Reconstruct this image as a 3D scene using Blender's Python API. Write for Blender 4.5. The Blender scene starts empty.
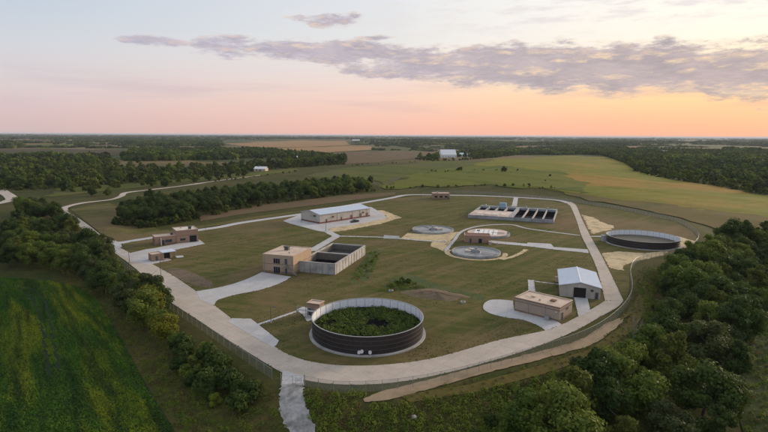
import bpy, bmesh, math, random
import numpy as np
from mathutils import Vector, Matrix
from mathutils.geometry import tessellate_polygon

random.seed(7)
rng = np.random.default_rng(7)
R = math.radians
S = bpy.context.scene
COL = S.collection

# ------------------------------------------------------------------ camera
CAM_H, FPX, ROLL, PITCH = 50.0, 512.0, math.atan(4.5 / 768), R(9.0)
cd = bpy.data.cameras.new('camera'); cam = bpy.data.objects.new('camera', cd); COL.objects.link(cam)
cd.sensor_width = 36; cd.lens = 24; cd.clip_start = 0.5; cd.clip_end = 120000
_c, _s = math.cos(ROLL), math.sin(ROLL)
_U = Vector((0, math.sin(PITCH), math.cos(PITCH))); _F = Vector((0, math.cos(PITCH), -math.sin(PITCH))); _R = Vector((1, 0, 0))
_X = _c * _R + _s * _U; _Y = -_s * _R + _c * _U
M4 = Matrix((_X, _Y, -_F)).transposed().to_4x4(); M4.translation = Vector((0, 0, CAM_H))
cam.matrix_world = M4
S.camera = cam
S.view_settings.view_transform = 'Standard'; S.view_settings.look = 'None'
S.view_settings.exposure = 0.1; S.view_settings.gamma = 1.0
S.cycles.max_bounces = 5; S.cycles.diffuse_bounces = 2; S.cycles.glossy_bounces = 2
S.cycles.transmission_bounces = 2; S.cycles.volume_bounces = 0; S.cycles.transparent_max_bounces = 12
S.cycles.use_denoising = True

SUN_AZ, SUN_EL = 54.0, 11.0      # degrees right of the view direction, degrees above the horizon

# ------------------------------------------------------------------ node helpers
class NT:
    def __init__(s, tree): s.t = tree
    def n(s, typ, **kw):
        nd = s.t.nodes.new(typ)
        for k, v in kw.items(): setattr(nd, k, v)
        return nd
    def put(s, sock, v):
        if isinstance(v, bpy.types.NodeSocket): s.t.links.new(v, sock)
        elif v is not None: sock.default_value = v
    def m(s, op, a, b=None, c=None, clamp=False):
        nd = s.n('ShaderNodeMath', operation=op, use_clamp=clamp)
        for i, v in enumerate((a, b, c)):
            if v is not None: s.put(nd.inputs[i], v)
        return nd.outputs[0]
    def vm(s, op, a, b=None, out=0):
        nd = s.n('ShaderNodeVectorMath', operation=op)
        s.put(nd.inputs[0], a)
        if b is not None: s.put(nd.inputs[3 if op == 'SCALE' else 1], b)
        return nd.outputs[out]
    def mr(s, v, a, b, c=0.0, d=1.0, smooth=False):
        nd = s.n('ShaderNodeMapRange', interpolation_type='SMOOTHSTEP' if smooth else 'LINEAR')
        s.put(nd.inputs[0], v)
        for i, x in enumerate((a, b, c, d)): s.put(nd.inputs[i + 1], x)
        return nd.outputs[0]
    def mix(s, f, a, b, blend='MIX'):
        nd = s.n('ShaderNodeMix', data_type='RGBA', blend_type=blend)
        s.put(nd.inputs[0], f)
        s.put(nd.inputs[6], c4(a)); s.put(nd.inputs[7], c4(b))
        return nd.outputs[2]
    def ramp(s, v, stops, interp='LINEAR'):
        nd = s.n('ShaderNodeValToRGB'); e = nd.color_ramp; e.interpolation = interp
        s.put(nd.inputs[0], v)
        while len(e.elements) < len(stops): e.elements.new(0.5)
        for el, (p, c) in zip(e.elements, stops): el.position = p
        for el, (p, c) in zip(e.elements, stops): el.position = p; el.color = c4(c)
        return nd.outputs[0]
    def noise(s, vec, scale, detail=3, rough=.55, out=0, dim='3D', dist=0):
        nd = s.n('ShaderNodeTexNoise', noise_dimensions=dim)
        s.put(nd.inputs['Vector'], vec); nd.inputs['Scale'].default_value = scale
        nd.inputs['Detail'].default_value = detail; nd.inputs['Roughness'].default_value = rough
        nd.inputs['Distortion'].default_value = dist
        return nd.outputs[out]
    def xyz(s, v):
        nd = s.n('ShaderNodeSeparateXYZ'); s.put(nd.inputs[0], v); return nd.outputs
    def comb(s, x, y, z=0.0):
        nd = s.n('ShaderNodeCombineXYZ')
        for i, v in enumerate((x, y, z)): s.put(nd.inputs[i], v)
        return nd.outputs[0]
def c4(c):
    if isinstance(c, (tuple, list)) and len(c) == 3: return (c[0], c[1], c[2], 1)
    return c
def srgb(r, g, b):
    f = lambda x: (x / 255 / 12.92) if x <= 10 else ((x / 255 + .055) / 1.055) ** 2.4
    return (f(r), f(g), f(b), 1)

def pixray(u, v):
    x = (u - 384) / FPX; y = -(v - 216) / FPX
    x, y = x * _c - y * _s, x * _s + y * _c
    return x, math.cos(PITCH) + y * math.sin(PITCH), -math.sin(PITCH) + y * math.cos(PITCH)
def azel(u, v):
    x, y, z = pixray(u, v)
    return math.atan2(x, y), math.atan2(z, math.hypot(x, y))

# ------------------------------------------------------------------ world: dusk sky with cloud bank
world = bpy.data.worlds.new('World'); S.world = world; world.use_nodes = True
wt = NT(world.node_tree); world.node_tree.nodes.clear()
tc = wt.n('ShaderNodeTexCoord').outputs['Generated']
dx, dy, dz = wt.xyz(tc)
az = wt.m('ARCTAN2', dx, dy)
hyp = wt.m('SQRT', wt.m('ADD', wt.m('MULTIPLY', dx, dx), wt.m('MULTIPLY', dy, dy)))
el = wt.m('ARCTAN2', dz, hyp)
eln = wt.m('MULTIPLY', el, 180 / math.pi / 90, clamp=True)          # 0 horizon .. 1 zenith
sang = wt.m('COSINE', wt.m('SUBTRACT', az, R(SUN_AZ)))             # 1 towards the sun's azimuth
cool = wt.ramp(eln, [(0, srgb(204, 180, 178)), (2 / 90, srgb(212, 188, 188)), (4.5 / 90, srgb(212, 200, 202)), (8 / 90, srgb(204, 206, 212)),
                     (11 / 90, srgb(192, 202, 214)), (15 / 90, srgb(182, 195, 212)), (35 / 90, srgb(188, 197, 212)), (1, srgb(196, 201, 210))])
mid = wt.ramp(eln, [(0, srgb(236, 182, 166)), (1.5 / 90, srgb(242, 193, 174)), (4 / 90, srgb(240, 206, 190)), (7 / 90, srgb(232, 218, 212)),
                    (10 / 90, srgb(226, 224, 222)), (15 / 90, srgb(222, 224, 228)), (35 / 90, srgb(210, 213, 220)), (1, srgb(196, 201, 210))])
warm = wt.ramp(eln, [(0, srgb(244, 178, 146)), (1.5 / 90, srgb(252, 188, 146)), (3.5 / 90, srgb(255, 210, 150)), (6 / 90, srgb(255, 226, 174)),
                     (9 / 90, srgb(255, 244, 226)), (15 / 90, srgb(255, 251, 242)), (35 / 90, srgb(232, 230, 228)), (1, srgb(196, 201, 210))])
skyc = wt.mix(wt.mr(sang, 0.02, 0.64), cool, mid)
skyc = wt.mix(wt.mr(sang, 0.60, 0.98), skyc, warm)
# faint physically based sky underneath
sk = wt.n('ShaderNodeTexSky', sky_type='NISHITA'); sk.sun_disc = False
sk.sun_elevation = R(SUN_EL); sk.sun_rotation = R(SUN_AZ); sk.air_density = 1.2; sk.dust_density = 2.0
skyc = wt.mix(1.0, skyc, wt.vm('SCALE', sk.outputs[0], 0.004), 'ADD')
# clouds: banks placed where the photograph shows them, scattered flakes all round the horizon
q = wt.comb(wt.m('MULTIPLY', az, 8.0), wt.m('MULTIPLY', el, 29.0), 0.0)
n1 = wt.noise(q, 1.45, 9, .66)
n2 = wt.noise(wt.vm('ADD', q, (0.0, 0.26, 0.0)), 1.45, 9, .66)
n3 = wt.noise(q, 0.5, 4, .55)
banks = [(332, 51, 66, 10, 1.6), (372, 38, 24, 3, .9), (400, 72, 66, 8, 1.3), (470, 63, 130, 14, 1.6), (560, 67, 130, 18, 1.7), (650, 69, 110, 18, 1.7),
         (750, 70, 100, 17, 1.7), (880, 66, 120, 14, 1.2), (156, 41, 36, 6, 1.0), (228, 44, 44, 8, 1.0), (225, 55, 40, 5, .9), (332, 20, 44, 7, 1.0), (762, 110, 18, 4, .7)]
tot = None
for (u, v, w, h, st) in banks:
    a0, e0 = azel(u, v); wa = abs(azel(u + w, v)[0] - a0); we = h / FPX * 1.05
    da = wt.m('DIVIDE', wt.m('SUBTRACT', az, a0), wa); de = wt.m('DIVIDE', wt.m('SUBTRACT', el, e0), we)
    g = wt.m('SUBTRACT', st, wt.m('ADD', wt.m('MULTIPLY', da, da), wt.m('MULTIPLY', de, de)))
    tot = g if tot is None else wt.m('SMOOTH_MAX', tot, g, 0.3)
den = wt.m('ADD', wt.m('MAXIMUM', tot, -1.6), wt.m('MULTIPLY', wt.m('SUBTRACT', n1, .5), 5.0))
gen = wt.mr(wt.m('MULTIPLY', wt.mr(n3, .56, .70), wt.mr(n1, .42, .62)), 0, 1, 0, .55)     # scattered flakes elsewhere
gen = wt.m('MULTIPLY', gen, wt.m('MULTIPLY', wt.mr(el, R(13), R(18), 0, 1), wt.mr(el, R(40), R(28), 0, 1)))
dn = wt.m('MAXIMUM', wt.mr(den, 0.0, 1.05, 0, 1, True), gen)
soft = wt.mr(wt.noise(wt.comb(wt.m('MULTIPLY', az, 2.2), wt.m('MULTIPLY', el, 24.0)), 1.3, 4, .5), .45, .66, 0, .5, True)
soft = wt.m('MULTIPLY', soft, wt.m('MULTIPLY', wt.mr(el, R(1.2), R(3.2)), wt.mr(el, R(6.5), R(4.5))))
skyc = wt.mix(soft, skyc, wt.mix(wt.mr(sang, .1, .9), srgb(196, 182, 192), srgb(226, 182, 168)))
wisp = wt.mr(wt.noise(wt.comb(wt.m('MULTIPLY', az, 10), wt.m('MULTIPLY', el, 46.0)), 1.0, 6, .6), .45, .62, 0, .75, True)
wisp = wt.m('MULTIPLY', wisp, wt.m('MULTIPLY', wt.mr(el, R(9.5), R(11.5)), wt.mr(sang, .35, .8)))
skyc = wt.mix(wisp, skyc, srgb(226, 219, 218))
core = wt.mix(wt.mr(n1, .42, .66), wt.mix(wt.mr(sang, .2, .95), srgb(192, 186, 200), srgb(194, 178, 178)), wt.mix(wt.mr(sang, .2, .95), srgb(168, 165, 182), srgb(163, 153, 160)))
lit = wt.mix(wt.mr(sang, .1, .9), srgb(228, 205, 200), srgb(255, 224, 186))
under = wt.mr(wt.m('SUBTRACT', n1, n2), .02, .2, 0, .7)
ccol = wt.mix(under, core, lit)
ccol = wt.mix(wt.mr(dn, .1, .55, .55, 0), ccol, lit)
skyc = wt.mix(wt.m('MULTIPLY', dn, .95), skyc, ccol)
# land below the horizon is hidden by the ground sheet; keep the sky neutral there
bg = wt.n('ShaderNodeBackground'); wt.put(bg.inputs[0], skyc); bg.inputs[1].default_value = 1.0
wo = wt.n('ShaderNodeOutputWorld'); world.node_tree.links.new(bg.outputs[0], wo.inputs[0])

# ------------------------------------------------------------------ sun (veiled, low on the right)
sl = bpy.data.lights.new('sun', 'SUN'); sun = bpy.data.objects.new('sun', sl); COL.objects.link(sun)
sl.energy = 3.3; sl.angle = R(14); sl.color = (1.0, 0.78, 0.56)
_sd = Vector((math.sin(R(SUN_AZ)) * math.cos(R(SUN_EL)), math.cos(R(SUN_AZ)) * math.cos(R(SUN_EL)), math.sin(R(SUN_EL))))
sun.rotation_euler = _sd.to_track_quat('Z', 'Y').to_euler()

# ------------------------------------------------------------------ terrain height
def flat(u, v, z=0.0):
    x, y, w = pixray(u, v); t = (z - CAM_H) / w
    return x * t, y * t
PLANT = [flat(*p) for p in [(56, 212), (100, 247), (135, 273), (165, 302), (195, 323), (225, 344), (252, 362), (276, 378), (300, 386), (330, 390), (365, 391),
        (400, 388), (440, 381), (480, 371), (520, 359), (560, 347), (592, 334), (615, 319), (629, 304), (633, 290), (634, 272), (645, 264), (700, 255), (715, 240),
        (698, 232), (676, 220), (644, 213), (613, 207), (576, 201.5), (540, 197.5), (480, 193.5), (430, 192.5), (400, 193), (355, 202), (300, 211), (200, 227), (120, 236), (80, 212)]]
_PA = np.array(PLANT); _PB = np.roll(_PA, -1, axis=0)
def plant_sd(x, y):
    x = np.asarray(x, float); y = np.asarray(y, float)
    d = np.full(x.shape, 1e9); ins = np.zeros(x.shape, bool)
    for (ax, ay), (bx, by) in zip(_PA, _PB):
        ex, ey = bx - ax, by - ay
        t = np.clip(((x - ax) * ex + (y - ay) * ey) / (ex * ex + ey * ey), 0, 1)
        d = np.minimum(d, np.hypot(x - ax - t * ex, y - ay - t * ey))
        cr = ((ay > y) != (by > y)) & (x < ex * (y - ay) / (ey if abs(ey) > 1e-9 else 1e-9) + ax)
        ins ^= cr
    return np.where(ins, -d, d)
def sst(x, a, b):
    t = np.clip((x - a) / (b - a), 0, 1); return t * t * (3 - 2 * t)
def hgt(x, y):
    x = np.asarray(x, float); y = np.asarray(y, float)
    sd = plant_sd(x, y)
    out = sst(sd, 1.0, 60)
    front = 1 - sst(y, 235, 330)
    h = -3.0 * sst(sd, 1.2, 15) * front - 3.0 * sst(x, 75, 200) * front * out
    h = h + out * 9.0 * np.exp(-(((x - 230) / 260) ** 2 + ((y - 760) / 300) ** 2))
    h = h - out * 9.0 * np.exp(-(((x - 560) / 240) ** 2 + ((y - 640) / 260) ** 2))
    r = np.hypot(x, y)
    far = sst(r, 700, 1800)
    roll = 5.0 * np.sin(x / 410 + 1.3) * np.sin(y / 530 + .4) + 3.5 * np.sin(x / 230 - y / 610) + 3 * np.sin(y / 880 + x / 1500 + 2)
    h = h + far * roll * np.minimum(1.0, 0.5 + r / 6000)
    h = h + out * .35 * (np.sin(x / 13.0 + 1) * np.sin(y / 17.0) + .6 * np.sin(x / 7.1 + y / 9.3))
    return h
def h1(x, y): return float(hgt(np.array([x]), np.array([y]))[0])
def G(u, v, dz=0.0):
    """ground point (metres) seen at picture position u, v of the survey photograph"""
    x, y = flat(u, v)
    for _ in range(12):
        z = h1(x, y); nx, ny = flat(u, v, min(z, CAM_H - 12)); x, y = .5 * (x + nx), .5 * (y + ny)
    return Vector((x, y, h1(x, y) + dz))
def GP(pts): return [G(u, v) for u, v in pts]

# ------------------------------------------------------------------ materials
MATS = {}
def mat(name, fn):
    if name in MATS: return MATS[name]
    m = bpy.data.materials.new(name); m.use_nodes = True; t = NT(m.node_tree); m.node_tree.nodes.clear()
    o = t.n('ShaderNodeOutputMaterial'); fn(t, o); MATS[name] = m; return m
def princ(t, o, col, rough=.8, spec=.3, metal=0.0, bump=None, bstr=.3, bdist=.05):
    p = t.n('ShaderNodeBsdfPrincipled'); t.put(p.inputs['Base Color'], c4(col)); t.put(p.inputs['Roughness'], rough)
    p.inputs['Specular IOR Level'].default_value = spec; p.inputs['Metallic'].default_value = metal
    if bump is not None:
        b = t.n('ShaderNodeBump'); b.inputs['Strength'].default_value = bstr; b.inputs['Distance'].default_value = bdist
        t.put(b.inputs['Height'], bump); t.t.links.new(b.outputs[0], p.inputs['Normal'])
    t.t.links.new(p.outputs[0], o.inputs[0]); return p
def pos(t): return t.n('ShaderNodeNewGeometry').outputs['Position']
def aniso(t, P_, ang, across, along, off=0.0):
    x, y, z = t.xyz(P_); c, s_ = math.cos(ang), math.sin(ang)
    al = t.m('ADD', t.m('MULTIPLY', x, c * along), t.m('MULTIPLY', y, s_ * along)); ac = t.m('ADD', t.m('MULTIPLY', x, -s_ * across), t.m('MULTIPLY', y, c * across))
    return t.comb(t.m('ADD', ac, off), al)
def objc(t): return t.n('ShaderNodeTexCoord').outputs['Object']

def noisy(name, a, b, scale=.5, rough=.85, spec=.25, c=None, cscale=.06, metal=0, bstr=.2, bd=.03, local=False):
    def fn(t, o):
        P_ = objc(t) if local else pos(t)
        n = t.noise(P_, scale, 5, .6)
        col = t.mix(t.mr(n, .3, .7), a, b)
        if c is not None: col = t.mix(t.mr(t.noise(P_, cscale, 4, .6), .48, .68, 0, .85), col, c)
        princ(t, o, col, rough, spec, metal, t.noise(P_, scale * 8, 4, .6), bstr, bd)
    return mat(name, fn)
def concrete_fn(a, b, joint=4.5, ang=0.0):
    def fn(t, o):
        P_ = pos(t)
        n = t.noise(P_, .22, 6, .65); n2 = t.noise(P_, 2.5, 4, .6)
        col = t.mix(t.mr(n, .32, .68), a, b)
        col = t.mix(t.mr(n2, .35, .75, 0, .18), col, (.12, .115, .105))
        mp = t.n('ShaderNodeMapping'); mp.inputs['Rotation'].default_value[2] = ang; t.put(mp.inputs[0], P_)
        x, y, z = t.xyz(mp.outputs[0])
        jx = t.m('PINGPONG', x, joint / 2); jy = t.m('PINGPONG', y, joint / 2)
        j = t.m('MINIMUM', jx, jy)
        col = t.mix(t.mr(j, .02, .07, .28, 0), col, (.10, .095, .085))
        col = t.mix(t.mr(t.noise(P_, .6, 6, .75), .55, .75, 0, .35), col, (.17, .15, .13))
        st = t.noise(P_, .05, 4, .6)
        col = t.mix(t.mr(st, .5, .7, 0, .3), col, (.30, .25, .19))
        princ(t, o, col, .85, .25, 0, n2, .15, .02)
    return fn
M_road = mat('concrete_road', concrete_fn((.53, .455, .38), (.42, .36, .305), 4.5, R(40)))
M_pad = mat('concrete_pad', concrete_fn((.52, .51, .51), (.43, .42, .425), 3.6, R(17)))
M_conc = noisy('concrete_wall', (.46, .445, .43), (.36, .345, .33), .35, c=(.25, .235, .215), cscale=.25, local=True)
M_concp = noisy('concrete_deck', (.66, .50, .43), (.55, .42, .36), .3, c=(.36, .31, .28), cscale=.12, local=True)
M_concg = noisy('concrete_grey', (.36, .375, .39), (.28, .29, .305), .4, c=(.2, .2, .2), cscale=.3, local=True)
M_gravel = noisy('tan_gravel', (.58, .45, .265), (.47, .36, .21), .6, c=(.26, .205, .11), cscale=.2, bstr=.5, bd=.06)
M_ggravel = noisy('grey_gravel', (.42, .405, .39), (.24, .23, .225), .9, c=(.12, .12, .11), cscale=.35, bstr=.7, bd=.12)
M_dirt = noisy('dirt', (.36, .265, .165), (.27, .195, .12), .35, c=(.15, .115, .06), cscale=.09, bstr=.4, bd=.06)
M_soil = noisy('bare_soil', (.17, .115, .075), (.11, .085, .05), .5, c=(.075, .07, .035), cscale=.15, bstr=.6, bd=.1)
def lawn_fn(t, o):
    P_ = pos(t)
    big = t.noise(P_, .018, 5, .6); md = t.noise(P_, .12, 5, .65); fine = t.noise(P_, 1.4, 4, .7)
    mow = t.noise(aniso(t, P_, R(-17), .42, .02), 1.0, 3, .5)
    mow2 = t.noise(aniso(t, P_, R(46), .25, .015), 1.0, 3, .5)
    col = t.mix(t.mr(big, .38, .62), (.078, .090, .017), (.130, .114, .034))
    col = t.mix(t.mr(md, .46, .72, 0, .75), col, (.175, .125, .05))
    col = t.mix(t.mr(mow, .46, .56, 0, .65), col, (.055, .076, .011))
    col = t.mix(t.mr(t.noise(P_, .045, 5, .6, dist=.6), .60, .72, 0, .75), col, (.05, .085, .012))
    col = t.mix(t.mr(t.noise(P_, .03, 5, .62), .63, .74, 0, .85), col, (.23, .14, .07))
    col = t.mix(t.mr(fine, .3, .75, 0, .35), col, (.03, .036, .011))
    col = t.mix(t.mr(mow2, .48, .60, 0, .45), col, (.175, .13, .062))
    col = t.mix(t.mr(t.noise(P_, .35, 5, .7), .50, .7, 0, .65), col, (.045, .048, .014))
    col = t.mix(t.mr(t.noise(P_, .011, 6, .65, dist=.7), .48, .60, 0, .55), col, (.18, .118, .066))
    princ(t, o, col, .95, .1, 0, t.noise(P_, 3.0, 4, .7), .8, .15)
M_lawn = mat('lawn', lawn_fn)
M_swale = noisy('swale_grass', (.035, .06, .010), (.06, .085, .014), .3, c=(.085, .085, .022), cscale=.12, bstr=.8, bd=.2)
def ground_fn(t, o):
    P_ = pos(t); x, y, z = t.xyz(P_)
    n = t.noise(P_, .03, 6, .62); f = t.noise(P_, .8, 5, .7); md = t.noise(P_, .15, 5, .65)
    near = t.mix(t.mr(n, .36, .64), (.040, .054, .010), (.088, .076, .022))
    near = t.mix(t.mr(md, .5, .72, 0, .8), near, (.125, .095, .034))
    near = t.mix(t.mr(f, .35, .7, 0, .5), near, (.016, .026, .007))
    vs = t.n('ShaderNodeTexVoronoi', distance='MANHATTAN'); vs.inputs['Scale'].default_value = .0026; vs.inputs['Randomness'].default_value = .8
    mp = t.n('ShaderNodeMapping'); mp.inputs['Rotation'].default_value[2] = R(12); mp.inputs['Scale'].default_value = (1, .8, 0); t.put(mp.inputs[0], P_)
    t.put(vs.inputs['Vector'], mp.outputs[0])
    cr = t.xyz(vs.outputs['Color'])[0]
    farc = t.ramp(cr, [(0, (.05, .07, .018)), (.2, (.08, .09, .026)), (.36, (.16, .115, .055)), (.5, (.25, .165, .085)), (.62, (.06, .08, .022)), (.74, (.20, .145, .07)), (.88, (.045, .062, .018))], 'CONSTANT')
    farc = t.mix(t.mr(n, .3, .7, 0, .5), farc, (.06, .06, .03))
    r = t.vm('LENGTH', P_, out=1)
    col = t.mix(t.mr(r, 800, 1100), near, farc)
    princ(t, o, col, .95, .1, 0, f, .8, .35)
M_ground = mat('rough_ground', ground_fn)
def field_fn(cols, ang, rowscale=.25, patch=None, pscale=.012):
    def fn(t, o):
        P_ = pos(t)
        st = t.noise(aniso(t, P_, ang, rowscale, rowscale * .03), 1.0, 4, .55); big = t.noise(P_, .006, 5, .6, dist=.5); f = t.noise(P_, .3, 5, .7)
        col = t.mix(t.mr(big, .36, .62), cols[0], cols[1])
        col = t.mix(t.mr(st, .42, .66, 0, .5), col, cols[2])
        col = t.mix(t.mr(t.noise(P_, .035, 6, .7, dist=.6), .46, .66, 0, .55), col, cols[2])
        if patch: col = t.mix(t.mr(t.noise(P_, pscale, 5, .6, dist=.8), .55, .64, 0, .85), col, patch)
        col = t.mix(t.mr(f, .35, .75, 0, .35), col, tuple(c * .45 for c in cols[0]))
        princ(t, o, col, .95, .1, 0, f, .8, .4)
    return fn
M_hillfield = mat('hill_crop', field_fn([(.150, .158, .016), (.22, .178, .024), (.095, .122, .012)], R(20), .12, (.31, .17, .04), .006))
M_meadow = mat('meadow', field_fn([(.082, .105, .016), (.125, .12, .024), (.05, .075, .011)], R(-30), .15, (.10, .085, .05), .015))
M_lowmeadow = mat('low_meadow', field_fn([(.026, .045, .01), (.04, .058, .014), (.02, .036, .008)], R(-30), .2))
M_brightmead = mat('bright_meadow', field_fn([(.115, .135, .013), (.14, .135, .018), (.065, .10, .011)], R(5), .2, (.045, .08, .011), .018))
M_browngrass = mat('brown_grass', field_fn([(.120, .095, .03), (.095, .085, .022), (.15, .11, .036)], R(15), .2, (.07, .075, .025), .02))
M_tanfield = mat('ripe_field', field_fn([(.32, .19, .09), (.27, .17, .075), (.35, .22, .11)], R(8), .05))
M_brownfield = mat('brown_field', field_fn([(.14, .095, .055), (.11, .085, .045), (.16, .11, .065)], R(-20), .08, (.09, .09, .035), .01))
M_darkfield = mat('dark_field', field_fn([(.07, .058, .028), (.085, .068, .034), (.055, .05, .024)], R(10), .06))
def bean_fn(t, o):
    P_ = pos(t)
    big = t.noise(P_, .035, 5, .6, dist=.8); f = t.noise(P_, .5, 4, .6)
    rowv = aniso(t, P_, R(-52), .35, .03)
    rowv2 = aniso(t, P_, R(-52), .13, .022, 3.3)
    st = t.noise(rowv, 1.0, 4, .6)
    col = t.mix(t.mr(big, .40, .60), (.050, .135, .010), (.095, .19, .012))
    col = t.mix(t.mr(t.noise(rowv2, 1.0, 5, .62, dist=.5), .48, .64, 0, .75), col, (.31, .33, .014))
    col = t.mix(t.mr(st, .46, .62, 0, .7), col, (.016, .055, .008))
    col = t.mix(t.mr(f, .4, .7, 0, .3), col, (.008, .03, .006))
    p = princ(t, o, col, .7, .2)
    tr = t.n('ShaderNodeBsdfTranslucent'); t.put(tr.inputs[0], col); mx = t.n('ShaderNodeMixShader'); mx.inputs[0].default_value = .2
    t.t.links.new(p.outputs[0], mx.inputs[1]); t.t.links.new(tr.outputs[0], mx.inputs[2]); t.t.links.new(mx.outputs[0], o.inputs[0])
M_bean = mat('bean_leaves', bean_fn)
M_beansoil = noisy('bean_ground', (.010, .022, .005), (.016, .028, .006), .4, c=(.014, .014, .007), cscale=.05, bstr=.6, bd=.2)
def leaf_fn(a, b, hi=None):
    def fn(t, o):
        rnd = t.n('ShaderNodeObjectInfo').outputs['Random']
        n = t.noise(objc(t), .5, 3, .6); n2 = t.noise(objc(t), 3.5, 2, .6)
        col = t.mix(rnd, a, b)
        col = t.mix(t.mr(n, .4, .65, 0, .6), col, hi or b)
        col = t.mix(t.mr(n2, .35, .7, 0, .4), col, tuple(c * .55 for c in a))
        p = princ(t, o, col, .65, .2)
        tr = t.n('ShaderNodeBsdfTranslucent'); t.put(tr.inputs[0], col); mx = t.n('ShaderNodeMixShader'); mx.inputs[0].default_value = .32
        t.t.links.new(p.outputs[0], mx.inputs[1]); t.t.links.new(tr.outputs[0], mx.inputs[2]); t.t.links.new(mx.outputs[0], o.inputs[0])
    return fn
M_leaf_dark = mat('leaves_dark', leaf_fn((0.032, 0.063, 0.012), (0.072, 0.105, 0.020), (0.089, 0.131, 0.021)))
M_leaf_mid = mat('leaves_mid', leaf_fn((0.070, 0.120, 0.017), (0.150, 0.187, 0.027), (0.182, 0.230, 0.031)))
M_leaf_yel = mat('leaves_yellow', leaf_fn((0.127, 0.154, 0.013), (0.190, 0.190, 0.017), (0.222, 0.211, 0.021)))
M_leaf_blue = mat('leaves_greyish', leaf_fn((0.052, 0.072, 0.023), (0.087, 0.107, 0.030), (0.107, 0.129, 0.033)))
M_leaf_olive = mat('leaves_olive', leaf_fn((0.084, 0.111, 0.018), (0.140, 0.154, 0.025), (0.154, 0.175, 0.027)))
M_weed = mat('weed_leaves', leaf_fn((0.083, 0.159, 0.014), (0.182, 0.220, 0.022), (0.226, 0.257, 0.027)))
M_tuft = mat('tuft_grass', leaf_fn((.10, .105, .022), (.16, .14, .04), (.13, .135, .028)))
M_drygrass = mat('dry_grass', leaf_fn((.15, .125, .05), (.22, .17, .075), (.12, .12, .04)))
M_bark = noisy('bark', (.10, .08, .062), (.06, .05, .04), 3, local=True)
M_deadwood = noisy('dead_wood', (.30, .27, .235), (.2, .18, .16), 3, local=True)
def brick_fn(a, b, mo, s=1.0):
    def fn(t, o):
        oc = objc(t); x, y, z = t.xyz(oc)
        br = t.n('ShaderNodeTexBrick'); t.put(br.inputs['Vector'], t.comb(t.m('ADD', x, y), z))
        br.inputs['Scale'].default_value = 1.0; br.inputs['Brick Width'].default_value = .4 * s; br.inputs['Row Height'].default_value = .2 * s
        br.inputs['Mortar Size'].default_value = .012
        br.inputs['Color1'].default_value = c4(a); br.inputs['Color2'].default_value = c4(b); br.inputs['Mortar'].default_value = c4(mo)
        col = t.mix(t.mr(t.noise(oc, .5, 4, .6), .4, .7, 0, .3), br.outputs['Color'], tuple(v * .7 for v in a))
        princ(t, o, col, .9, .2, 0, br.outputs['Fac'], -.2, .02)
    return fn
M_brick_tan = mat('tan_brick', brick_fn((.42, .30, .205), (.36, .255, .175), (.42, .36, .30)))
M_brick_red = mat('red_brick', brick_fn((.36, .225, .155), (.30, .185, .125), (.36, .29, .24)))
M_block = mat('split_block', brick_fn((.40, .315, .245), (.35, .275, .21), (.36, .31, .27)))
M_band = noisy('band_course', (.25, .165, .12), (.21, .14, .10), 1.5, local=True)
M_stain = noisy('stained_lining', (.12, .108, .095), (.17, .15, .13), .8, local=True)
M_membrane = noisy('roof_membrane', (.62, .49, .385), (.54, .42, .33), .4, c=(.42, .31, .23), cscale=.35, local=True)
M_membrane2 = noisy('roof_membrane_pale', (.70, .61, .53), (.60, .52, .45), .4, c=(.48, .41, .35), cscale=.35, local=True)
M_coping = noisy('coping', (.55, .42, .34), (.48, .37, .30), .8, local=True)
M_metalroof = noisy('metal_roof', (.60, .66, .76), (.53, .59, .68), .5, rough=.42, spec=.5, metal=.35, local=True, bstr=.03)
M_metalwall = noisy('metal_wall', (.47, .43, .385), (.42, .385, .345), .4, rough=.6, c=(.36, .32, .28), cscale=.2, local=True, bstr=.03)
M_white = noisy('white_coating', (.80, .82, .86), (.70, .72, .77), .6, rough=.55, c=(.52, .52, .52), cscale=.45, local=True, bstr=.02)
M_whitepaint = noisy('white_paint', (.78, .78, .78), (.7, .7, .7), 1, rough=.6, local=True, bstr=.02)
M_tankdark = noisy('glass_coat_dark', (.022, .018, .020), (.034, .027, .028), .8, rough=.4, spec=.4, c=(.055, .042, .036), cscale=.5, local=True, bstr=.02)
M_steel = noisy('galvanised_steel', (.42, .43, .44), (.34, .35, .36), 2, rough=.5, metal=.6, local=True, bstr=.02)
M_darksteel = noisy('dark_steel', (.06, .06, .065), (.09, .09, .09), 2, rough=.5, local=True, bstr=.02)
M_black = noisy('dark_opening', (.012, .011, .011), (.02, .018, .017), 2, rough=.6, local=True, bstr=.02)
M_redpaint = noisy('red_brown_paint', (.20, .075, .05), (.16, .06, .045), 2, rough=.6, local=True, bstr=.02)
M_bluepaint = noisy('pale_blue_paint', (.32, .45, .58), (.28, .4, .52), 2, rough=.5, local=True, bstr=.02)
def glass_fn(t, o): princ(t, o, (.02, .024, .03), .08, .6)
M_glass = mat('window_glass', glass_fn)
def water_fn(a, b, rough=.12, spec=.5):
    def fn(t, o):
        P_ = pos(t); n = t.noise(P_, .5, 4, .6)
        princ(t, o, t.mix(t.mr(n, .35, .65), a, b), rough, spec, 0, t.noise(P_, 2.5, 3, .5), .12, .03)
    return fn
M_water = mat('process_water', water_fn((.05, .06, .06), (.075, .085, .085)))
M_darkshadewater = mat('dark_shade_water', water_fn((.006, .006, .008), (.012, .011, .011), .9, .0))  # shade of the deep aeration cells is put into this near-black colour
M_sludge = mat('sludge', water_fn((.085, .078, .06), (.12, .105, .08), .5, .1))
M_darksludge = mat('dark_sludge', water_fn((.035, .034, .03), (.06, .056, .048), .6, .1))
M_clarwater = mat('clarifier_water', water_fn((.17, .18, .19), (.22, .23, .235), .3, .3))
M_carpaint = noisy('dark_car_paint', (.012, .013, .018), (.015, .016, .02), 2, rough=.25, spec=.6, local=True, bstr=0)
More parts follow.
